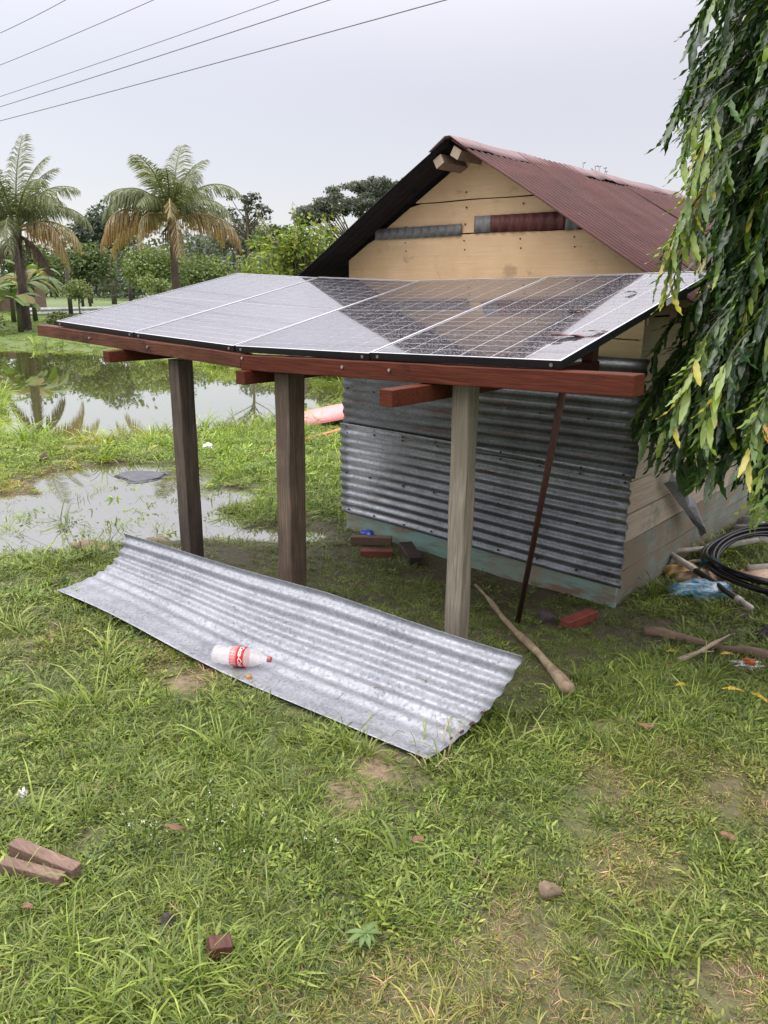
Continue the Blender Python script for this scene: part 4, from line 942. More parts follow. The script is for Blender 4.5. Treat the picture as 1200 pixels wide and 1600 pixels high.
def lobes_cloud(m, lobes, n, size, cols, seed=0, elong=1.7, flat=0., hollow=.55):
    """lobes: list of (centre, radii). Leaves gather near the lobes' skins, in clumps"""
    r = np.random.default_rng(seed); w_ = np.array([l[1][0] * l[1][1] + l[1][2] * l[1][0] for l in lobes]); w_ /= w_.sum(); ks = r.choice(len(lobes), n, p=w_)
    C0 = np.array([l[0] for l in lobes])[ks]; Rr = np.array([l[1] for l in lobes])[ks]
    d = unit(r.normal(0, 1, (n, 3))); rad = hollow + (1 - hollow) * r.uniform(0, 1, (n, 1)) ** .6
    nz = np.sin(d[:, :1] * 5 + ks[:, None]) * np.sin(d[:, 1:2] * 6 + ks[:, None] * 2) * np.sin(d[:, 2:3] * 5 + 1)
    C = C0 + d * Rr * rad * (1 + .35 * nz); cl = np.array(cols)[r.integers(0, len(cols), n)] * r.uniform(.7, 1.3, (n, 1)) * (1 + .15 * np.sin(ks * 2.7))[:, None]
    leaf_quads(m, C, size, cl, d, flat, elong, seed + 1)
def rand_lobes(c, R3, k, s, seed, flat=1.):
    r = np.random.default_rng(seed); out = []
    for i in range(k):
        d = unit(r.normal(0, 1, 3)); d[2] = abs(d[2]) * .9 - .25; p = np.array(c) + d * np.array(R3) * r.uniform(.35, .9); q = s * r.uniform(.7, 1.3)
        out.append((p, (q, q, q * flat * .8)))
    return out
def tree(name, label, cat, u, v, h, R3, k, s, n, size, cols, seed, trunk_r, flat=1., elong=1.7, group=None, bark='bark', zc=None, hollow=.55, limbs=True):
    x, y = UV(u, v); z0 = tz(x, y); t_ = thing(name, label, cat, (x, y, z0), group)
    c = np.array([x, y, z0 + (zc if zc else h - R3[2])]); lo_ = rand_lobes(c, R3, k, s, seed, flat)
    m = MB(); lobes_cloud(m, lo_, n, size, cols, seed, elong, hollow=hollow); m.build('crown', M['leaf'], t_)
    m = MB(); r = random.Random(seed); top = Vector(c)
    m.tube([(x, y, z0 - .2), (x + r.uniform(-.1, .1), y, z0 + (top.z - z0) * .5), top], [trunk_r, trunk_r * .8, trunk_r * .5], 8, col=(1, 1, 1))
    if limbs:
        for p, q in lo_[::2]:
            st = Vector((x, y, z0 + (top.z - z0) * r.uniform(.45, .8))); m.tube([st, st.lerp(Vector(p), .5) + Vector((0, 0, .1)), Vector(p)], [trunk_r * .45, trunk_r * .3, trunk_r * .12], 6)
    m.build('trunk', M[bark], t_, smooth=True); return t_
GA, GB, GC, GD = (.095, .14, .045), (.14, .195, .06), (.20, .25, .085), (.045, .07, .033)
DGR, DGR2 = (.075, .095, .075), (.11, .135, .10)  # far foliage, with distance haze mixed into the grey-green

# far tree belt
m = MB(); L = []; r = np.random.default_rng(5)
for i in range(210):
    u = -125 + 210 * i / 209 + r.normal(0, 1); v = 100 + r.uniform(-10, 22); x, y = UV(u, v); h = r.uniform(5.0, 8.2) + 2.0 * math.sin(u * .17)
    for q in range(4): L.append((np.array([x + r.normal(0, 2.0), y + r.normal(0, 2.0), h * r.uniform(.05, .85)]), (2.6, 2.6, max(1.5, h * .33))))
lobes_cloud(m, L, 80000, .62, [DGR, DGR2, (.07, .10, .055)], 9, 1.4, hollow=.3)
tag(m.build('far_woods', M['leaf']), 'far belt of grey green woods across the pasture', 'woods', kind='stuff')
# nearer hedge of bushes behind the fence
B = [(-17.5, 47, 4.2, (2.2, 1.5, 1.6)), (-14.4, 50, 4.6, (2.3, 1.5, 1.9)), (-11.6, 52, 3.7, (1.9, 1.5, 1.5)), (-21.5, 48, 4.6, (2.4, 1.5, 1.9)), (-8.3, 54, 4.1, (2.1, 1.5, 1.6)), (-5.0, 55, 3.8, (2.1, 1.5, 1.6)), (-26, 50, 5, (2.5, 1.6, 2.0)), (-1.3, 56, 4.5, (2.4, 1.5, 1.8)), (-31, 52, 5.4, (2.8, 1.6, 2.2)), (3.5, 58, 4.7, (2.7, 1.5, 1.9)), (9, 60, 5., (3, 1.5, 2.0))]
Lb = ['broad mid green bush behind the leaning fence wire', 'large leafy bush between the two palms', 'low rounded green bush left of the second palm', 'dense bush behind the banana plants', 'green bush right of the second palm trunk', 'pale green bush beside the pointed stump', 'tall bush beyond the left palm', 'bush behind the bright lime shrub', 'tall bush at the far left behind the bananas', 'bush hidden mostly by the shack roof', 'bush far behind the shack']
for i, (u, v, h, R3) in enumerate(B):
    tree('garden_bush', Lb[i], 'bush', u, v, h, R3, 22, 1.0, 5200, .21, [GA, GB, GC, GB] if i % 3 else [GA, GD, GB], 40 + i, .10, group='bushes behind the fence')
# slender shrubs in the fence line
for i, (u, v, h) in enumerate(((-12.3, 43, 2.4), (-9.7, 45, 2.1), (-16.2, 42, 2.2))):
    tree('fence_shrub', ['thin twiggy shrub by the second fence post', 'small pale shrub under the second palm', 'thin shrub between left palm and fence'][i], 'shrub', u, v, h, (.9, .8, .8), 8, .5, 1100, .15, [GB, GC, (.15, .18, .06)], 70 + i, .05, group='slender shrubs along the fence')
# taller far trees
tree('far_tree', 'dark rounded far tree between the two palms', 'tree', -24.6, 72, 8.6, (1.8, 1.6, 2.6), 14, 1.15, 3600, .34, [DGR, (.04, .06, .045)], 90, .25)
tree('far_tree', 'dark grey far tree just right of the left palm', 'tree', -27.5, 74, 8.0, (2., 1.6, 2.2), 12, 1.1, 3000, .34, [DGR, DGR2], 91, .25)
tree('far_tree', 'hazy far tree right of the second palm crown', 'tree', -14.0, 76, 8.2, (3.2, 2, 2.4), 14, 1.2, 3400, .34, [DGR, DGR2], 92, .25)
tree('far_tree', 'dark green mid distance tree left of the spreading tree', 'tree', -9.5, 70, 7.2, (2.4, 2, 2.2), 14, 1.1, 3400, .3, [DGR, GD, GA], 93, .25)
# spreading rain tree
x, y = UV(-3.4, 95); rt_ = thing('rain_tree', 'big spreading dark tree with flat crown left of the shack gable', 'tree', (x, y, tz(x, y)))
m = MB(); L = []; r = np.random.default_rng(12); tips = []
for i in range(150):
    du = r.uniform(-7.0, 8.0); dv = r.uniform(-4, 4); hh = 10.9 + 2.3 * math.cos(du * .2 - .5) - .05 * abs(dv) + r.uniform(-3.0, .3) * (1 - abs(du) / 9) - (.5 if du < -3 else 0); px_, py_ = UV(-3.4 + du, 95 + dv)
    L.append((np.array([px_, py_, hh]), (1.0, 1.0, .42))); tips.append((px_, py_, hh - .3))
lobes_cloud(m, L, 34000, .27, [(.10, .12, .10), (.14, .16, .13), (.075, .09, .08)], 13, 1.5, hollow=.1); m.build('crown', M['leaf'], rt_)  # crown colours lightened and greyed to paint in haze
m = MB(); b0 = Vector((x, y, tz(x, y))); f0 = Vector((x, y, 4.6)); m.tube([b0, f0], [.5, .4], 8)
for tp in tips[::3]:
    tp = Vector(tp); mid = f0.lerp(tp, .5) + Vector((0, 0, .5)); m.tube([f0, mid, tp], [.15, .09, .02], 6)
m.build('trunk', M['bark'], rt_, smooth=True)
# open, candelabra-like tree with separate leaf tufts
x, y = UV(-7.9, 46); ce = thing('open_tree', 'thin open branched tree with separate dark leaf tufts', 'tree', (x, y, tz(x, y)))
m = MB(); m2 = MB(); r = np.random.default_rng(3); z0 = tz(x, y); m2.tube([(x, y, z0 - .2), (x + .1, y, 3.5), (x, y, 6.2)], [.11, .08, .04], 7)
for i in range(30):
    a = r.uniform(0, 6.28); rr2 = r.uniform(.2, 1.9); zz = 7.1 - rr2 * .9 + r.uniform(-.9, .3); tp = Vector((x + rr2 * math.cos(a) + (-.2), y + rr2 * math.sin(a), zz))
    st = Vector((x, y, zz - 1.2)); m2.tube([st, st.lerp(tp, .6) + Vector((0, 0, -.1)), tp], [.03, .025, .015], 5)
    n = 34; d = unit(r.normal(0, 1, (n, 3)) * np.array([1, 1, .35])); C = np.array(tp) + d * r.uniform(.08, .34, (n, 1)); leaf_quads(m, C, .24, np.array([(.05, .065, .045)]) * r.uniform(.6, 1.4, (n, 1)), d, .5, 2.2, i)
m.build('crown', M['leaf'], ce); m2.build('trunk', M['bark'], ce, smooth=True)
# lime shrub against the shack
x, y = UV(-1.75, 16.5); ls = thing('lime_shrub', 'bright yellow green leafy shrub beside the shack roof', 'shrub', (x, y, tz(x, y)))
m = MB(); m2 = MB(); r = np.random.default_rng(8); z0 = -.35
for i in range(120):
    a = r.uniform(0, 6.28); f = r.uniform(0, 1) ** .5; el = r.uniform(.15, 1.5); R1 = 1.15 * f; tp = Vector((x + R1 * math.cos(el) * math.cos(a) * 1.1, y + R1 * math.cos(el) * math.sin(a), 2.0 + 1.05 * math.sin(el) * f + r.uniform(-.5, .15)))
    st = Vector((x + r.normal(0, .1), y + r.normal(0, .1), 1.1)); m2.tube([st, st.lerp(tp, .5) + Vector((0, 0, .05)), tp], [.02, .012, .005], 4, col=(1, 1, 1))
    n = 34; P = np.array(tp) + r.normal(0, .13, (n, 3)); c = np.array([(.20, .27, .03), (.13, .20, .03), (.28, .33, .04), (.08, .13, .025)])[r.integers(0, 4, n)] * r.uniform(.75, 1.2, (n, 1)); leaf_quads(m, P, .13, c, None, 0, 2.3, i)
for i in range(12):
    a = r.uniform(0, 6.28); tp = Vector((x + .9 * math.cos(a), y + .9 * math.sin(a), r.uniform(3.0, 3.5))); st = Vector((x + .3 * math.cos(a), y + .3 * math.sin(a), 2.2)); m2.tube([st, tp], [.012, .004], 4)
    n = 14; f = r.uniform(.4, 1, (n, 1)); P = np.array(st) * (1 - f) + np.array(tp) * f + r.normal(0, .04, (n, 3)); leaf_quads(m, P, .11, np.array([(.25, .28, .08)]) * r.uniform(.6, 1.2, (n, 1)), None, 0, 2.4, 900 + i)
m2.tube([(x, y, -.4), (x, y, 1.3)], [.07, .05], 7)
m.build('crown', M['leaf'], ls); m2.build('trunk', M['bark'], ls)

# palms: every frond its own part
def frond(base, az, el, L, droop, cols, seed, nl=70, ll=.62, hang=.5):
    r = np.random.default_rng(seed); m = MB(); p = np.array(base, float); e = el; pts = []; k = 22
    for i in range(k + 1):
        pts.append(p.copy()); p = p + L / k * np.array([math.cos(e) * math.cos(az), math.cos(e) * math.sin(az), math.sin(e)]); e -= droop / k * (.5 + 1.1 * i / k); e = max(e, -1.45)
    pts = np.array(pts); m.tube(pts, [.045 * (1 - .9 * i / k) + .006 for i in range(k + 1)], 5, col=np.array(cols[0]) * 1.2 + np.array([.03, .02, 0]))
    for i in range(nl):
        f = .12 + .88 * i / nl; q = f * k; j = min(int(q), k - 1); b = pts[j] + (pts[j + 1] - pts[j]) * (q - j); t_ = pts[j + 1] - pts[j]; t_ /= np.linalg.norm(t_)
        s_ = np.array([-math.sin(az), math.cos(az), 0]); le = ll * (math.sin(math.pi * (.12 + .82 * f)) ** .6) * r.uniform(.85, 1.1)
        for sd in (-1, 1):
            d = s_ * sd * r.uniform(.5, 1.) + t_ * r.uniform(.4, .9) + np.array([0, 0, .15 - hang * r.uniform(.5, 1.2)]); d /= np.linalg.norm(d)
            a1 = b + d * le * .5; d2 = d + np.array([0, 0, -hang * 1.3 - .2]); d2 /= np.linalg.norm(d2); a2 = a1 + d2 * le * .5
            w_ = t_ * .021; c = np.array(cols[r.integers(len(cols))]) * r.uniform(.7, 1.3)
            m.add([b - w_ * .6, b + w_ * .6, a1 + w_, a1 - w_, a2], [(0, 1, 2, 3), (3, 2, 4)], 0, c)
            if hang > 1: m.c[-1] = tuple(c * np.array([1.25, .7, .25]))
    return m
PG, PG2, PY, PO = (.13, .16, .075), (.22, .235, .12), (.34, .28, .14), (.30, .23, .12)
def palm(label, u, v, zc, tr, spec, seed, lean=(0, 0)):
    x, y = UV(u, v); z0 = tz(x, y); t_ = thing('palm_tree', label, 'palm tree', (x, y, z0), 'coconut palms beyond the pond')
    top = np.array([x + lean[0], y + lean[1], zc]); m = MB(); pts = []; rad = []
    for i in range(26):
        f = i / 25; pts.append((x + lean[0] * f ** 1.3, y + lean[1] * f ** 1.3, z0 - .2 + (zc - z0 + .2) * f)); rad.append(tr * (1.35 - .5 * f ** .4) * (1.06 if i % 2 else .95) + (.05 if f > .9 else 0))
    m.tube(pts, rad, 10); m.build('trunk', M['palm_bark'], t_, smooth=True)
    spec = spec + [(a_ + .5, e_ - .08, l_ * .92, d_ * 1.1, k_) for q_, (a_, e_, l_, d_, k_) in enumerate(spec) if k_ == 'g' and q_ % 2]
    m = MB(); m.tube([top + np.array([0, 0, -.35]), top + np.array([0, 0, .1]), top + np.array([0, 0, .6])], [tr * .8, tr * 1.3, .05], 9, col=(.16, .13, .06)); m.build('crown_shaft', M['leaf'], t_, smooth=True)
    for i, (az, el, L, dr, kind) in enumerate(spec):
        rj = random.Random(seed * 7 + i); az += rj.uniform(-.25, .25); el += rj.uniform(-.12, .08); L *= rj.uniform(.88, 1.08); dr *= rj.uniform(.85, 1.2)
        cols = {'g': [PG, PG2, PG], 'y': [PY, PG2, PY], 'o': [PO, PY, PO, (.16, .10, .05)], 'd': [(.06, .045, .035), (.10, .07, .045)]}[kind]
        az_w = math.atan2(RT[1] * math.cos(az) + FW[1] * math.sin(az), RT[0] * math.cos(az) + FW[0] * math.sin(az))
        fm = frond(top + np.array([math.cos(az_w), math.sin(az_w), 0]) * .1 + np.array([0, 0, .25 * math.sin(el)]), az_w, el, L, dr, cols, seed + i, ll=(.95 if kind == 'g' else .95 if kind != 'o' else 1.05), hang=(.35 if el > 1.25 else .75) if kind == 'g' else 1.5)
        fo = fm.build('frond', M['leaf'], t_)
        if kind == 'o': fo['label'] = 'drooping orange brown frond'
    for i in range(7):                              # dead boots and stubs under the crown
        a = i * .9 + seed; m = MB(); b = Vector(top) + Vector((.12 * math.cos(a), .12 * math.sin(a), -.1))
        m.tube([b, b + Vector((.25 * math.cos(a), .25 * math.sin(a), -.25)), b + Vector((.3 * math.cos(a), .3 * math.sin(a), -.8))], [.05, .035, .015], 5); m.build('dead_stub', M['palm_bark'], t_)
spec2 = [(1.5, 1.50, 3.1, .5, 'g'), (.6, 1.38, 3.2, .9, 'g'), (2.6, 1.36, 3.2, 1.0, 'g'), (4.6, 1.35, 2.8, 1.2, 'g'), (0.1, 1.12, 3.3, 1.9, 'g'), (3.1, 1.12, 3.3, 1.9, 'g'), (5.3, 1.15, 3.0, 1.8, 'g'), (3.9, 1.1, 3.0, 2.0, 'g'), (1.3, 1.0, 3.3, 2.0, 'g'),
         (-.25, .85, 3.4, 2.3, 'g'), (3.35, .85, 3.3, 2.3, 'g'), (4.9, .85, 2.9, 2.4, 'y'), (2.2, .8, 3.3, 2.2, 'g'), (0.05, .45, 3.5, 1.9, 'o'), (3.25, .42, 3.6, 1.8, 'o'), (2.95, .30, 3.3, 1.9, 'y'), (4.2, .5, 2.8, 2.9, 'y'), (5.2, .45, 2.9, 2.9, 'o'), (3.6, .55, 3.1, 2.1, 'o'), (.9, .5, 3.1, 2.2, 'y')]
palm('coconut palm with grey green crown and brown hanging fronds, above the panels', -8.95, 34, 4.25, .16, spec2, 100)
spec1 = [(1.4, 1.52, 3.6, .4, 'g'), (.5, 1.42, 3.6, .8, 'g'), (2.6, 1.40, 3.5, .8, 'g'), (4.4, 1.35, 3.3, 1.0, 'g'), (0.0, 1.22, 3.5, 1.4, 'g'), (3.2, 1.2, 3.6, 1.4, 'g'), (5.4, 1.2, 3.3, 1.5, 'g'), (3.8, 1.1, 3.2, 1.7, 'g'), (1.2, 1.1, 3.5, 1.7, 'g'), (5.9, 1.0, 3.5, 1.9, 'g'),
         (.25, .85, 3.4, 1.9, 'g'), (3.0, .8, 3.4, 1.9, 'g'), (4.8, .7, 3.0, 2.3, 'g'), (-.1, .55, 3.4, 1.9, 'y'), (3.4, .5, 3.3, 1.9, 'y'), (-.5, .42, 3.1, 2.3, 'o'), (.2, .2, 3.1, 2.0, 'y'), (2.3, .6, 3.2, 2.0, 'y'), (5.0, -.6, 2.2, 1.0, 'd'), (-.2, -.5, 2.3, 1.2, 'd'), (3.6, -.6, 2.2, 1.0, 'd')]
palm('tall coconut palm at the left edge of the picture', -15.5, 34, 3.85, .19, spec1, 200, (-.25, .15))

# banana plants: each leaf a part
def banana(label, u, v, h, seed):
    x, y = UV(u, v); z0 = tz(x, y); t_ = thing('banana_plant', label, 'banana plant', (x, y, z0), 'banana plants by the left palm'); r = np.random.default_rng(seed)
    m = MB(); m.tube([(x, y, z0 - .1), (x, y, z0 + h * .55)], [.13, .08], 8, col=(.10, .12, .05)); m.build('stem', M['leaf'], t_, smooth=True)
    for i in range(9):
        az = i * 2.4 + r.normal(0, .3); el = r.uniform(.5, 1.25); L = h * .62 * r.uniform(.8, 1.1); W = .26 * r.uniform(.8, 1.15); p = np.array([x, y, z0 + h * .5]); e = el; m = MB(); vs = []; k = 9; cc = np.array([(.12, .2, .05), (.10, .17, .05), (.17, .22, .06), (.22, .18, .07)][r.integers(4)])
        s_ = np.array([-math.sin(az), math.cos(az), 0])
        for j in range(k + 1):
            f = j / k; wd = W * math.sin(math.pi * min(1, .05 + f * .93)) ** .6 if f > .15 else .02; dn = np.array([0, 0, -abs(wd) * .35]); vs += [p - s_ * wd + dn, p, p + s_ * wd + dn]
            p = p + L / k * np.array([math.cos(e) * math.cos(az), math.cos(e) * math.sin(az), math.sin(e)]); e -= r.uniform(.12, .36)
        m.add(vs, [(3 * j + q, 3 * j + q + 1, 3 * j + q + 4, 3 * j + q + 3) for j in range(k) for q in (0, 1)], 0, cc); m.build('banana_leaf', M['leaf'], t_)
for i, (u, v, h, lb) in enumerate([(-15.3, 33, 2.5, 'banana plant just right of the left palm trunk'), (-16.3, 36, 3.4, 'banana plant behind the left palm trunk'), (-17.9, 38, 2.9, 'banana plant with pale bent leaves under palm fronds'), (-17.3, 33, 3.0, 'banana plant at the left picture border'), (-17.3, 39, 3.7, 'tallest banana plant rising behind the palm')]): banana(lb, u, v, h, 300 + i)
# rough growth along the far bank
for i, (u, v, s_, lb) in enumerate([(-16.4, 31.8, .95, 'dark low bush on the bank at the left edge'), (-13.6, 33.2, .7, 'small bush at the foot of the banana plant'), (-10.8, 33.5, .55, 'low weed clump on the bank left of the panels'), (-.9, 19.7, .5, 'bushy weeds on the pond bank beside the shack'), (-2.4, 20.6, .45, 'bushy weeds on the far bank seen under the panels')]):
    tree('bank_shrub', lb, 'shrub', u, v, s_ * 1.4, (s_ * 1.2, s_, s_ * .5), 9, s_ * .55, 1600, .13, [GA, GB, GD, GC], 400 + i, .03, group='low shrubs on the pond bank', zc=s_ * .5, limbs=False)

# weeping mast tree at the right: narrow wavy leaves hanging from drooping twigs
AX, AY = UV(2.47, 3.9); AZ = tz(AX, AY)
mt_ = thing('weeping_tree', 'weeping tree with long drooping wavy leaves over the right side', 'tree', (AX, AY, AZ))
m = MB(); m.tube([(AX, AY, AZ - .2), (AX + .03, AY, 1.5), (AX, AY + .03, 4), (AX, AY, 7.2)], [.13, .11, .08, .03], 10); m.build('trunk', M['bark'], mt_, smooth=True)
def long_leaf(L=1., W=.17, n=9, seed=0, bend=.25):
    r = np.random.default_rng(seed); vs = []; ph = r.uniform(0, 6)
    for i in range(n + 1):
        f = i / n; wd = W * .5 * math.sin(math.pi * (.03 + .95 * f) ** .85) ** .75; yb = bend * f * f * L; z = -L * f * (1 - .12 * f)
        for q in (-1, 0, 1): vs.append((q * wd, yb + (abs(q) * .28 * wd) + q * q * .028 * math.sin(f * 19 + ph + q) + (.018 * q * math.sin(f * 23 + ph)), z + q * 0))
    return np.array(vs), [(3 * i + q, 3 * i + q + 1, 3 * i + q + 4, 3 * i + q + 3) for i in range(n) for q in (0, 1)]
LV = [long_leaf(seed=s_, bend=b, W=w_) for s_, b, w_ in ((1, .15, .155), (2, .3, .175), (3, -.1, .14), (4, .42, .185))]
LC = [(.020, .054, .012), (.042, .098, .018), (.085, .155, .027), (.17, .25, .03), (.36, .34, .04), (.42, .22, .035)]
def RZc(z):
    return float(np.interp(z, [.5, .62, .78, .92, 1.1, 1.4, 1.65, 1.95, 2.3, 2.6, 3.0, 3.4, 5, 7], [.45, .66, .86, 1.12, 1.16, 1.02, .92, .92, 1.04, 1.09, 1.02, .95, .7, .15]))
r = np.random.default_rng(77); leafrec = []; twm = MB(); boughs = []
camdir = math.atan2(-AY, -AX)
YC = [(1.12, 3.3, 2.02), (1.15, 3.3, 1.90), (1.19, 3.3, 2.14), (1.16, 3.25, 2.3), (1.22, 3.3, 2.2), (1.24, 3.0, 1.36), (1.18, 3.0, 1.44), (1.42, 2.9, 1.30), (1.43, 2.8, 1.12)]
for k in range(1600 + 2 * len(YC)):
    zt = r.uniform(.93, 3.6) if k < 1480 else r.uniform(3.5, 7.0); a = camdir + (r.uniform(-2.1, 2.1) if k < 1400 else r.uniform(0, 6.28))
    Rr = RZc(zt) * (1 + .10 * math.sin(a * 5 + zt * 4) * math.sin(zt * 7.3 + a * 2)); rad = Rr * r.uniform(.30, 1.0) ** .5
    tip = np.array([AX + rad * math.cos(a), AY + rad * math.sin(a), zt]); ln = r.uniform(.35, .75)
    st = np.array([AX + max(.05, rad - ln * .55) * math.cos(a + r.normal(0, .1)), AY + max(.05, rad - ln * .55) * math.sin(a), zt + ln * .8])
    if k >= 1600:
        u_, v_, z_ = YC[(k - 1600) // 2]; tx, ty = UV(u_ + r.normal(0, .03), v_ + r.normal(0, .05)); tip = np.array([tx, ty, z_ + r.normal(0, .04) - .05]); rad = Rr = .9; a = math.atan2(ty - AY, tx - AX); st = tip + np.array([-.22 * math.cos(a), -.22 * math.sin(a), .34])
    mid = .5 * (st + tip) + np.array([.1 * math.cos(a), .1 * math.sin(a), .08])
    P = [(1 - f) ** 2 * st + 2 * f * (1 - f) * mid + f * f * tip for f in np.linspace(0, 1, 7)]
    twm.tube(P, [.0042, .0036, .0032, .0028, .0024, .002, .0014], 5, cap=False, col=(.06, .07, .025)); boughs.append(st)
    ylw = (r.random() < .05 and rad > Rr * .8) or k >= 1600; nl = r.integers(12, 19)
    for j in range(nl):
        f = .15 + .85 * j / nl; q = f * 6; i0 = min(int(q), 5); b = P[i0] + (P[i0 + 1] - P[i0]) * (q - i0); sd = 1 if j % 2 else -1
        yaw = a - math.pi / 2 + sd * r.uniform(.3, 1.3) + r.normal(0, .3); pit = r.uniform(.0, .6) * (1.1 - .3 * f); L = r.uniform(.11, .215) * (.8 if ylw else 1)
        ci = (r.choice([3, 4, 2, 5, 1], p=[.50, .18, .20, .04, .08]) if ylw and f > .35 else r.choice([0, 1, 2, 3], p=[.42, .36, .18, .04]))
        leafrec.append((b, yaw, pit, L, ci, r.integers(4), rad / Rr))
twm.build('twigs', M['leaf'], mt_)['kind'] = 'stuff'
cand = sorted(range(len(leafrec)), key=lambda i: np.linalg.norm(leafrec[i][0] - EYE) - 1.2 * leafrec[i][6] + (5 if leafrec[i][0][2] > 3.2 else 0))[:300]; cs = set(cand)
cache = {}; m = MB(); groups = {}
for i, (b, yaw, pit, L, ci, si, rf) in enumerate(leafrec):
    Mx = Matrix.Translation(Vector(b)) @ Matrix.Rotation(yaw, 4, 'Z') @ Matrix.Rotation(pit, 4, 'X') @ Matrix.Scale(L, 4)
    if i in cs:
        if (si, ci) not in cache:
            q = MB(); q.arrays(LV[si][0], LV[si][1], np.repeat(np.array([LC[ci]]), len(LV[si][0]), 0)); o = q.build('leaf', M['leaf_gloss'], mt_, smooth=True, local=True); cache[(si, ci)] = o.data
        else: o = bpy.data.objects.new('leaf', cache[(si, ci)]); COL.objects.link(o); o.parent = mt_
        Ml = Mx.copy(); Ml.translation = Vector(b) - Vector(mt_.location); o.matrix_local = Ml
    else:
        A = np.array(Mx)[:3, :]; V_ = LV[si][0] @ A[:, :3].T + A[:, 3]
        m.arrays(V_, LV[si][1], np.repeat(np.array([LC[ci]]) * r.uniform(.75, 1.3), len(V_), 0))
m.build('foliage', M['leaf_gloss'], mt_, smooth=True)['kind'] = 'stuff'
for i in range(22):
    st = boughs[i * 70]; m = MB(); a0 = Vector((AX, AY, st[2] + .25)); m.tube([a0, a0.lerp(Vector(st), .5) + Vector((0, 0, .1)), Vector(st)], [.014, .010, .005], 6); m.build('bough', M['bark'], mt_, smooth=True)
# broad leaves poking out below the crown
m = MB(); 
b = Vector((*UV(1.62, 4.0), .96)); m.tube([b + Vector((.25, .1, .5)), b + Vector((.05, 0, .2)), b], .005, 5, col=(.1, .13, .04))
for q in range(3):
    a = q * 1.1; vs = [b + Vector((.06 * math.cos(t2) * math.cos(a) * (1 + .35 * math.sin(5 * t2 + q)), .06 * math.cos(t2) * math.sin(a) + .02 * q, -.09 + .03 * q + .085 * math.sin(t2) * (1 + .2 * math.sin(7 * t2)))) for t2 in np.linspace(0, 6.28, 13)[:-1]]
    m.add([b + Vector((0, 0, -.09))] + vs, [(0, 1 + i, 1 + (i + 1) % 12) for i in range(12)], 0, (.035, .095, .015))
m.build('broad_leaf', M['leaf_gloss'], mt_)
# plants at the wall foot and in the lawn
def blades(name, lbl, x, y, n, h, wd, cols, cat='plant', seed=0, spread=.06, grp=None):
    m = clump('x', n, spread, h * .5, h, wd, .35, cols, seed, .7, 5); m.v = [(a + x, b + y, c + tz(x, y)) for a, b, c in m.v]; return tag(m.build(name, M['leaf']), lbl, cat, grp)
blades('grass_tuft', 'tall dark grass tuft growing at the shack corner', -1.85, 5.05, 26, .38, .010, [G1, DK], seed=1)
blades('grass_tuft', 'tall grass tuft at the wall foot by the torn flashing', -1.84, 6.3, 26, .32, .009, [G1, G2], seed=2)
blades('grass_tuft', 'long pale grass tuft by the sheet end', -1.45, 2.45, 40, .26, .007, [G2, G3], seed=3, spread=.12)
blades('grass_tuft', 'long grass tuft bending over the lower sheet corner', -1.62, 2.2, 30, .24, .007, [G2, G3, DRY], seed=4, spread=.1)
blades('grass_tuft', 'bright grass tuft on the near side of the puddle', -4.9, 2.25, 46, .20, .008, [G2, G3], seed=5, spread=.14)
blades('grass_tuft', 'bushy grass tuft in front of the bottle', -3.2, 1.72, 46, .17, .007, [G2, G3], seed=6, spread=.10)
blades('grass_tuft', 'long bladed tuft at the right foreground edge', -.55, 1.9, 40, .22, .007, [G2, G3], seed=7, spread=.10)
blades('grass_tuft', 'broad upright green blade tuft right of the dirt patch', -1.35, 1.66, 9, .22, .014, [G2], seed=8, spread=.04)
for i, (x, y, h, sd) in enumerate(((-1.95, 1.35, .16, 1), (-1.75, 1.28, .15, 2), (-2.0, 1.1, .14, 3), (-1.55, 1.45, .14, 4))):
    m = MB(); r = np.random.default_rng(50 + sd); z0 = tz(x, y)
    for k in range(14):
        a = r.uniform(0, 6.28); d = r.uniform(.01, .12); hx = h * r.uniform(.6, 1.1); p0 = Vector((x + d * .5 * math.cos(a), y + d * .5 * math.sin(a), z0)); p1 = p0 + Vector((d * math.cos(a) * .5, d * math.sin(a) * .5, hx)); m.tube([p0, p1], .0012, 4, col=(.08, .12, .03))
        C = np.array([p0.lerp(p1, f) for f in r.uniform(.3, .95, 8)]) + r.normal(0, .006, (8, 3)); leaf_quads(m, C, .022, np.array([G1]) * r.uniform(.7, 1.3, (8, 1)), None, 0, 3, k)
        if r.random() < .8: leaf_quads(m, np.array([p1] * 3) + r.normal(0, .003, (3, 3)), .006, np.array([(.7, .7, .68)] * 3), None, 0, 1.2, k)
    tag(m.build('flowering_weed', M['leaf']), ['tiny white flowered weed at the left of its patch', 'white flowered weed nearest the dirt patch', 'white flowered weed lowest in the picture', 'sparse white flowered weed beside the tall blades'][i], 'weed', 'white flowered weeds in the lawn')
m = MB(); x, y = -1.20, 1.32; z0 = tz(x, y) + .06; r = np.random.default_rng(4)
for k in range(9):
    a = k * .7 + .2; P0 = np.array([x, y, z0]); t_ = np.array([math.cos(a), math.sin(a), .35]); s_ = np.array([-math.sin(a), math.cos(a), 0]); vs = []
    for j in range(5):
        f = j / 4; wd = (.009) * math.sin(math.pi * (.08 + .86 * f)); c = P0 + t_ * (.035 + .03 * math.sin(k * 2.3) ** 2) * f - np.array([0, 0, .03 * f * f]); vs += [c - s_ * wd, c - np.array([0, 0, .004]), c + s_ * wd]
    m.add(vs, [(3 * j + q, 3 * j + q + 1, 3 * j + q + 4, 3 * j + q + 3) for j in range(4) for q in (0, 1)], 0, (.13, .21, .06))
tag(m.build('broadleaf_weed', M['leaf'], smooth=True), 'pale star shaped broadleaf weed right of the white flowers', 'weed')
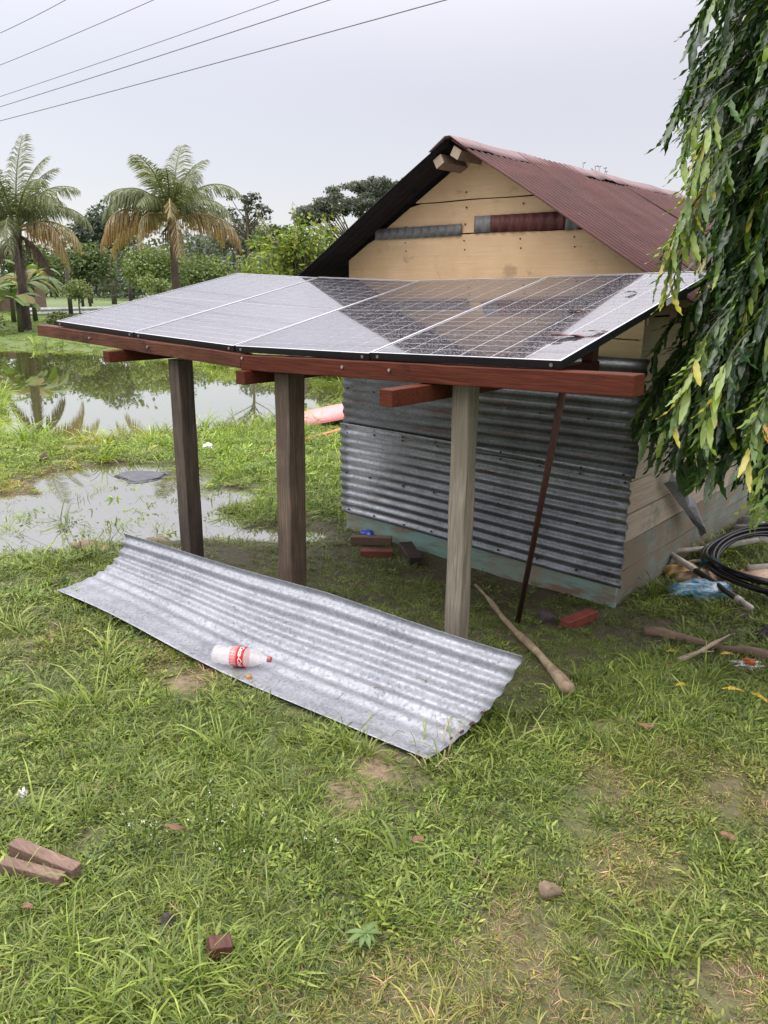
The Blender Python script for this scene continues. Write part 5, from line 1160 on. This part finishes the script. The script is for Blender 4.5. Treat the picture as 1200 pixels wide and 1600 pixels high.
# reeds at the pond edge
for i, (u, v) in enumerate(((-4.4, 12.0), (-3.6, 12.9), (-2.9, 13.3), (-5.2, 12.0), (-6.6, 13.2))):
    x, y = UV(u, v); blades('reed_tuft', ['reed tuft at the pond shore below the reflection', 'reed tuft on the shore right of the lowest point', 'reed tuft nearest the first post', 'reed tuft at the lowest point of the pond', 'reed tuft on the left shore of the pond'][i], x, y, 34, .34, .010, [G2, G3, DRY], 'reeds', 20 + i, .35)
# ------------------------------------------------------------------ fence, stump, sheds, power lines
def fpost(lbl, u, v, h, r_=.07, mat='fence_wood', lean=0, tip=False):
    x, y = UV(u, v); z0 = tz(x, y); m = MB(); m.tube([(x, y, z0 - .1), (x + lean * .5, y, z0 + h * .5), (x + lean, y, z0 + h)], [r_, r_ * .95, r_ * (.15 if tip else .8)], 8)
    return tag(m.build('fence_post', M[mat], smooth=True), lbl, 'fence post', 'wooden posts of the wire fence'), Vector((x + lean, y, z0 + h))
fp = []
for lb, u, v, h, rr2 in (('rough fence post nearest, right of the left palm', -17.5, 44, 2.5, .13), ('thin fence post just beside the nearest one', -17.75, 46.5, 2.3, .09), ('second fence post with wire, between the palms', -18.6, 58, 2.6, .15), ('third fence post left of the second palm', -18.6, 66, 2.4, .14), ('fourth fence post by the second palm trunk', -17.5, 72, 2.6, .15), ('far fence post right of the second palm', -14.4, 74, 2.8, .17)):
    fp.append(fpost(lb, u, v, h, rr2)[1])
x, y = UV(-16.2, 66); m = MB(); z0 = tz(x, y); m.tube([(x, y, z0), (x, y, z0 + 2.0), (x, y, z0 + 3.0)], [.36, .33, .03], 9)
tag(m.build('pointed_stump', M['concrete_pole'], smooth=True), 'pointed pale brown dead stump right of the second palm', 'stump')
for q, f in enumerate((1., .72, .45)):
    m = MB()
    base = fp[:1] + fp[2:]
    for a, b in zip(base[:-1], base[1:]):
        a2 = Vector((a.x, a.y, -.0 + (a.z) * f)); b2 = Vector((b.x, b.y, b.z * f)); pts = [a2.lerp(b2, i / 8) - Vector((0, 0, .12 * math.sin(math.pi * i / 8))) for i in range(9)]; m.tube(pts, .016, 4, cap=False)
    tag(m.build('fence_wire', M['wire']), ['topmost strand of the wire fence', 'middle strand of the wire fence', 'lowest strand of the wire fence'][q], 'wire', 'strands of the wire fence')
m = MB(); a, b = UV(-19.5, 42), UV(-12.6, 52)
tn = thing('tin_fence', 'low pale corrugated tin fence behind the banana plants', 'fence', (*a, tz(*a)))
for q in range(2):
    m = MB(); A = Vector((*a, .10 + .22 * q)); B = Vector((*b, .10 + .22 * q)); d = B - A; vs = []
    for i in range(21):
        p = A + d * (i / 20); vs += [p, p + Vector((.05, .05, .10)), p + Vector((0, 0, .20))]
    m.add(vs, [(3 * i + j, 3 * i + 3 + j, 3 * i + 4 + j, 3 * i + 1 + j) for i in range(20) for j in (0, 1)]); m.build('tin_strip', M['tin'], tn, thick=.01)
# a hut with pale sheets seen through the bananas
x, y = UV(-25.5, 54); hut = thing('far_hut', 'small far hut with pale blue white sheet roof behind the bananas', 'hut', (x, y, 0)); z0 = tz(x, y)
m = MB(); m.box((x - 2, y - 1.5, z0), (x + 2, y + 1.5, z0 + 2.1)); m.build('hut_wall', M['grey_offcut'], hut)
m = MB(); m.add([(x - 2.4, y - 2, z0 + 2.0), (x + 2.4, y - 2, z0 + 2.0), (x + 2.4, y, z0 + 3.0), (x - 2.4, y, z0 + 3.0), (x + 2.4, y + 2, z0 + 2.0), (x - 2.4, y + 2, z0 + 2.0)], [(0, 1, 2, 3), (3, 2, 4, 5)]); m.build('hut_roof', M['tarp'], hut, thick=.05)
# five power lines: parallel wires at roof-pole height far overhead
Wl = [(0, 53, 105, 0), (0, 103, 243, 0), (0, 152, 440, 0), (0, 168, 520, 0), (0, 190, 703, 0)]
pairs = [((-8.933, 20, 7.306), (-7.315, 20, 7.999)), ((-9.019, 20, 6.651), (-5.308, 20, 8.017)), ((-9.105, 20, 5.995), (-2.444, 20, 8.043)), ((-9.134, 20, 5.778), (-1.282, 20, 8.053)), ((-9.173, 20, 5.477), (1.376, 20, 8.077))]
H = [7.9, 7.5, 7.1, 6.9, 6.4]
for k, (a, b) in enumerate(pairs):
    # both ends at the wire's own height: the wires run away to the left
    fa, fb = (H[k] - 1.85) / (a[2] - 1.85), (H[k] - 1.85) / (b[2] - 1.85)
    A = Vector((*UV(a[0] * fa, a[1] * fa), H[k])); B = Vector((*UV(b[0] * fb, b[1] * fb), H[k])); d = B - A; A2 = A - d * 3.5; B2 = B + d * 3.5; D2 = B2 - A2; n = 40; pts = []
    for i in range(n + 1):
        f = i / n; pts.append(A2 + D2 * f + Vector((0, 0, 2.2 * (2 * f - 1) ** 2 * .5)))
    m = MB(); m.tube(pts, .008 + .002 * (k > 2), 5, cap=False)
    tag(m.build('power_line', M['wire']), ['topmost power line, cutting the top left corner', 'second power line from the top left corner', 'middle power line of the five', 'fourth power line, close above the lowest', 'lowest and longest power line across the sky'][k], 'power line', 'power lines across the sky')
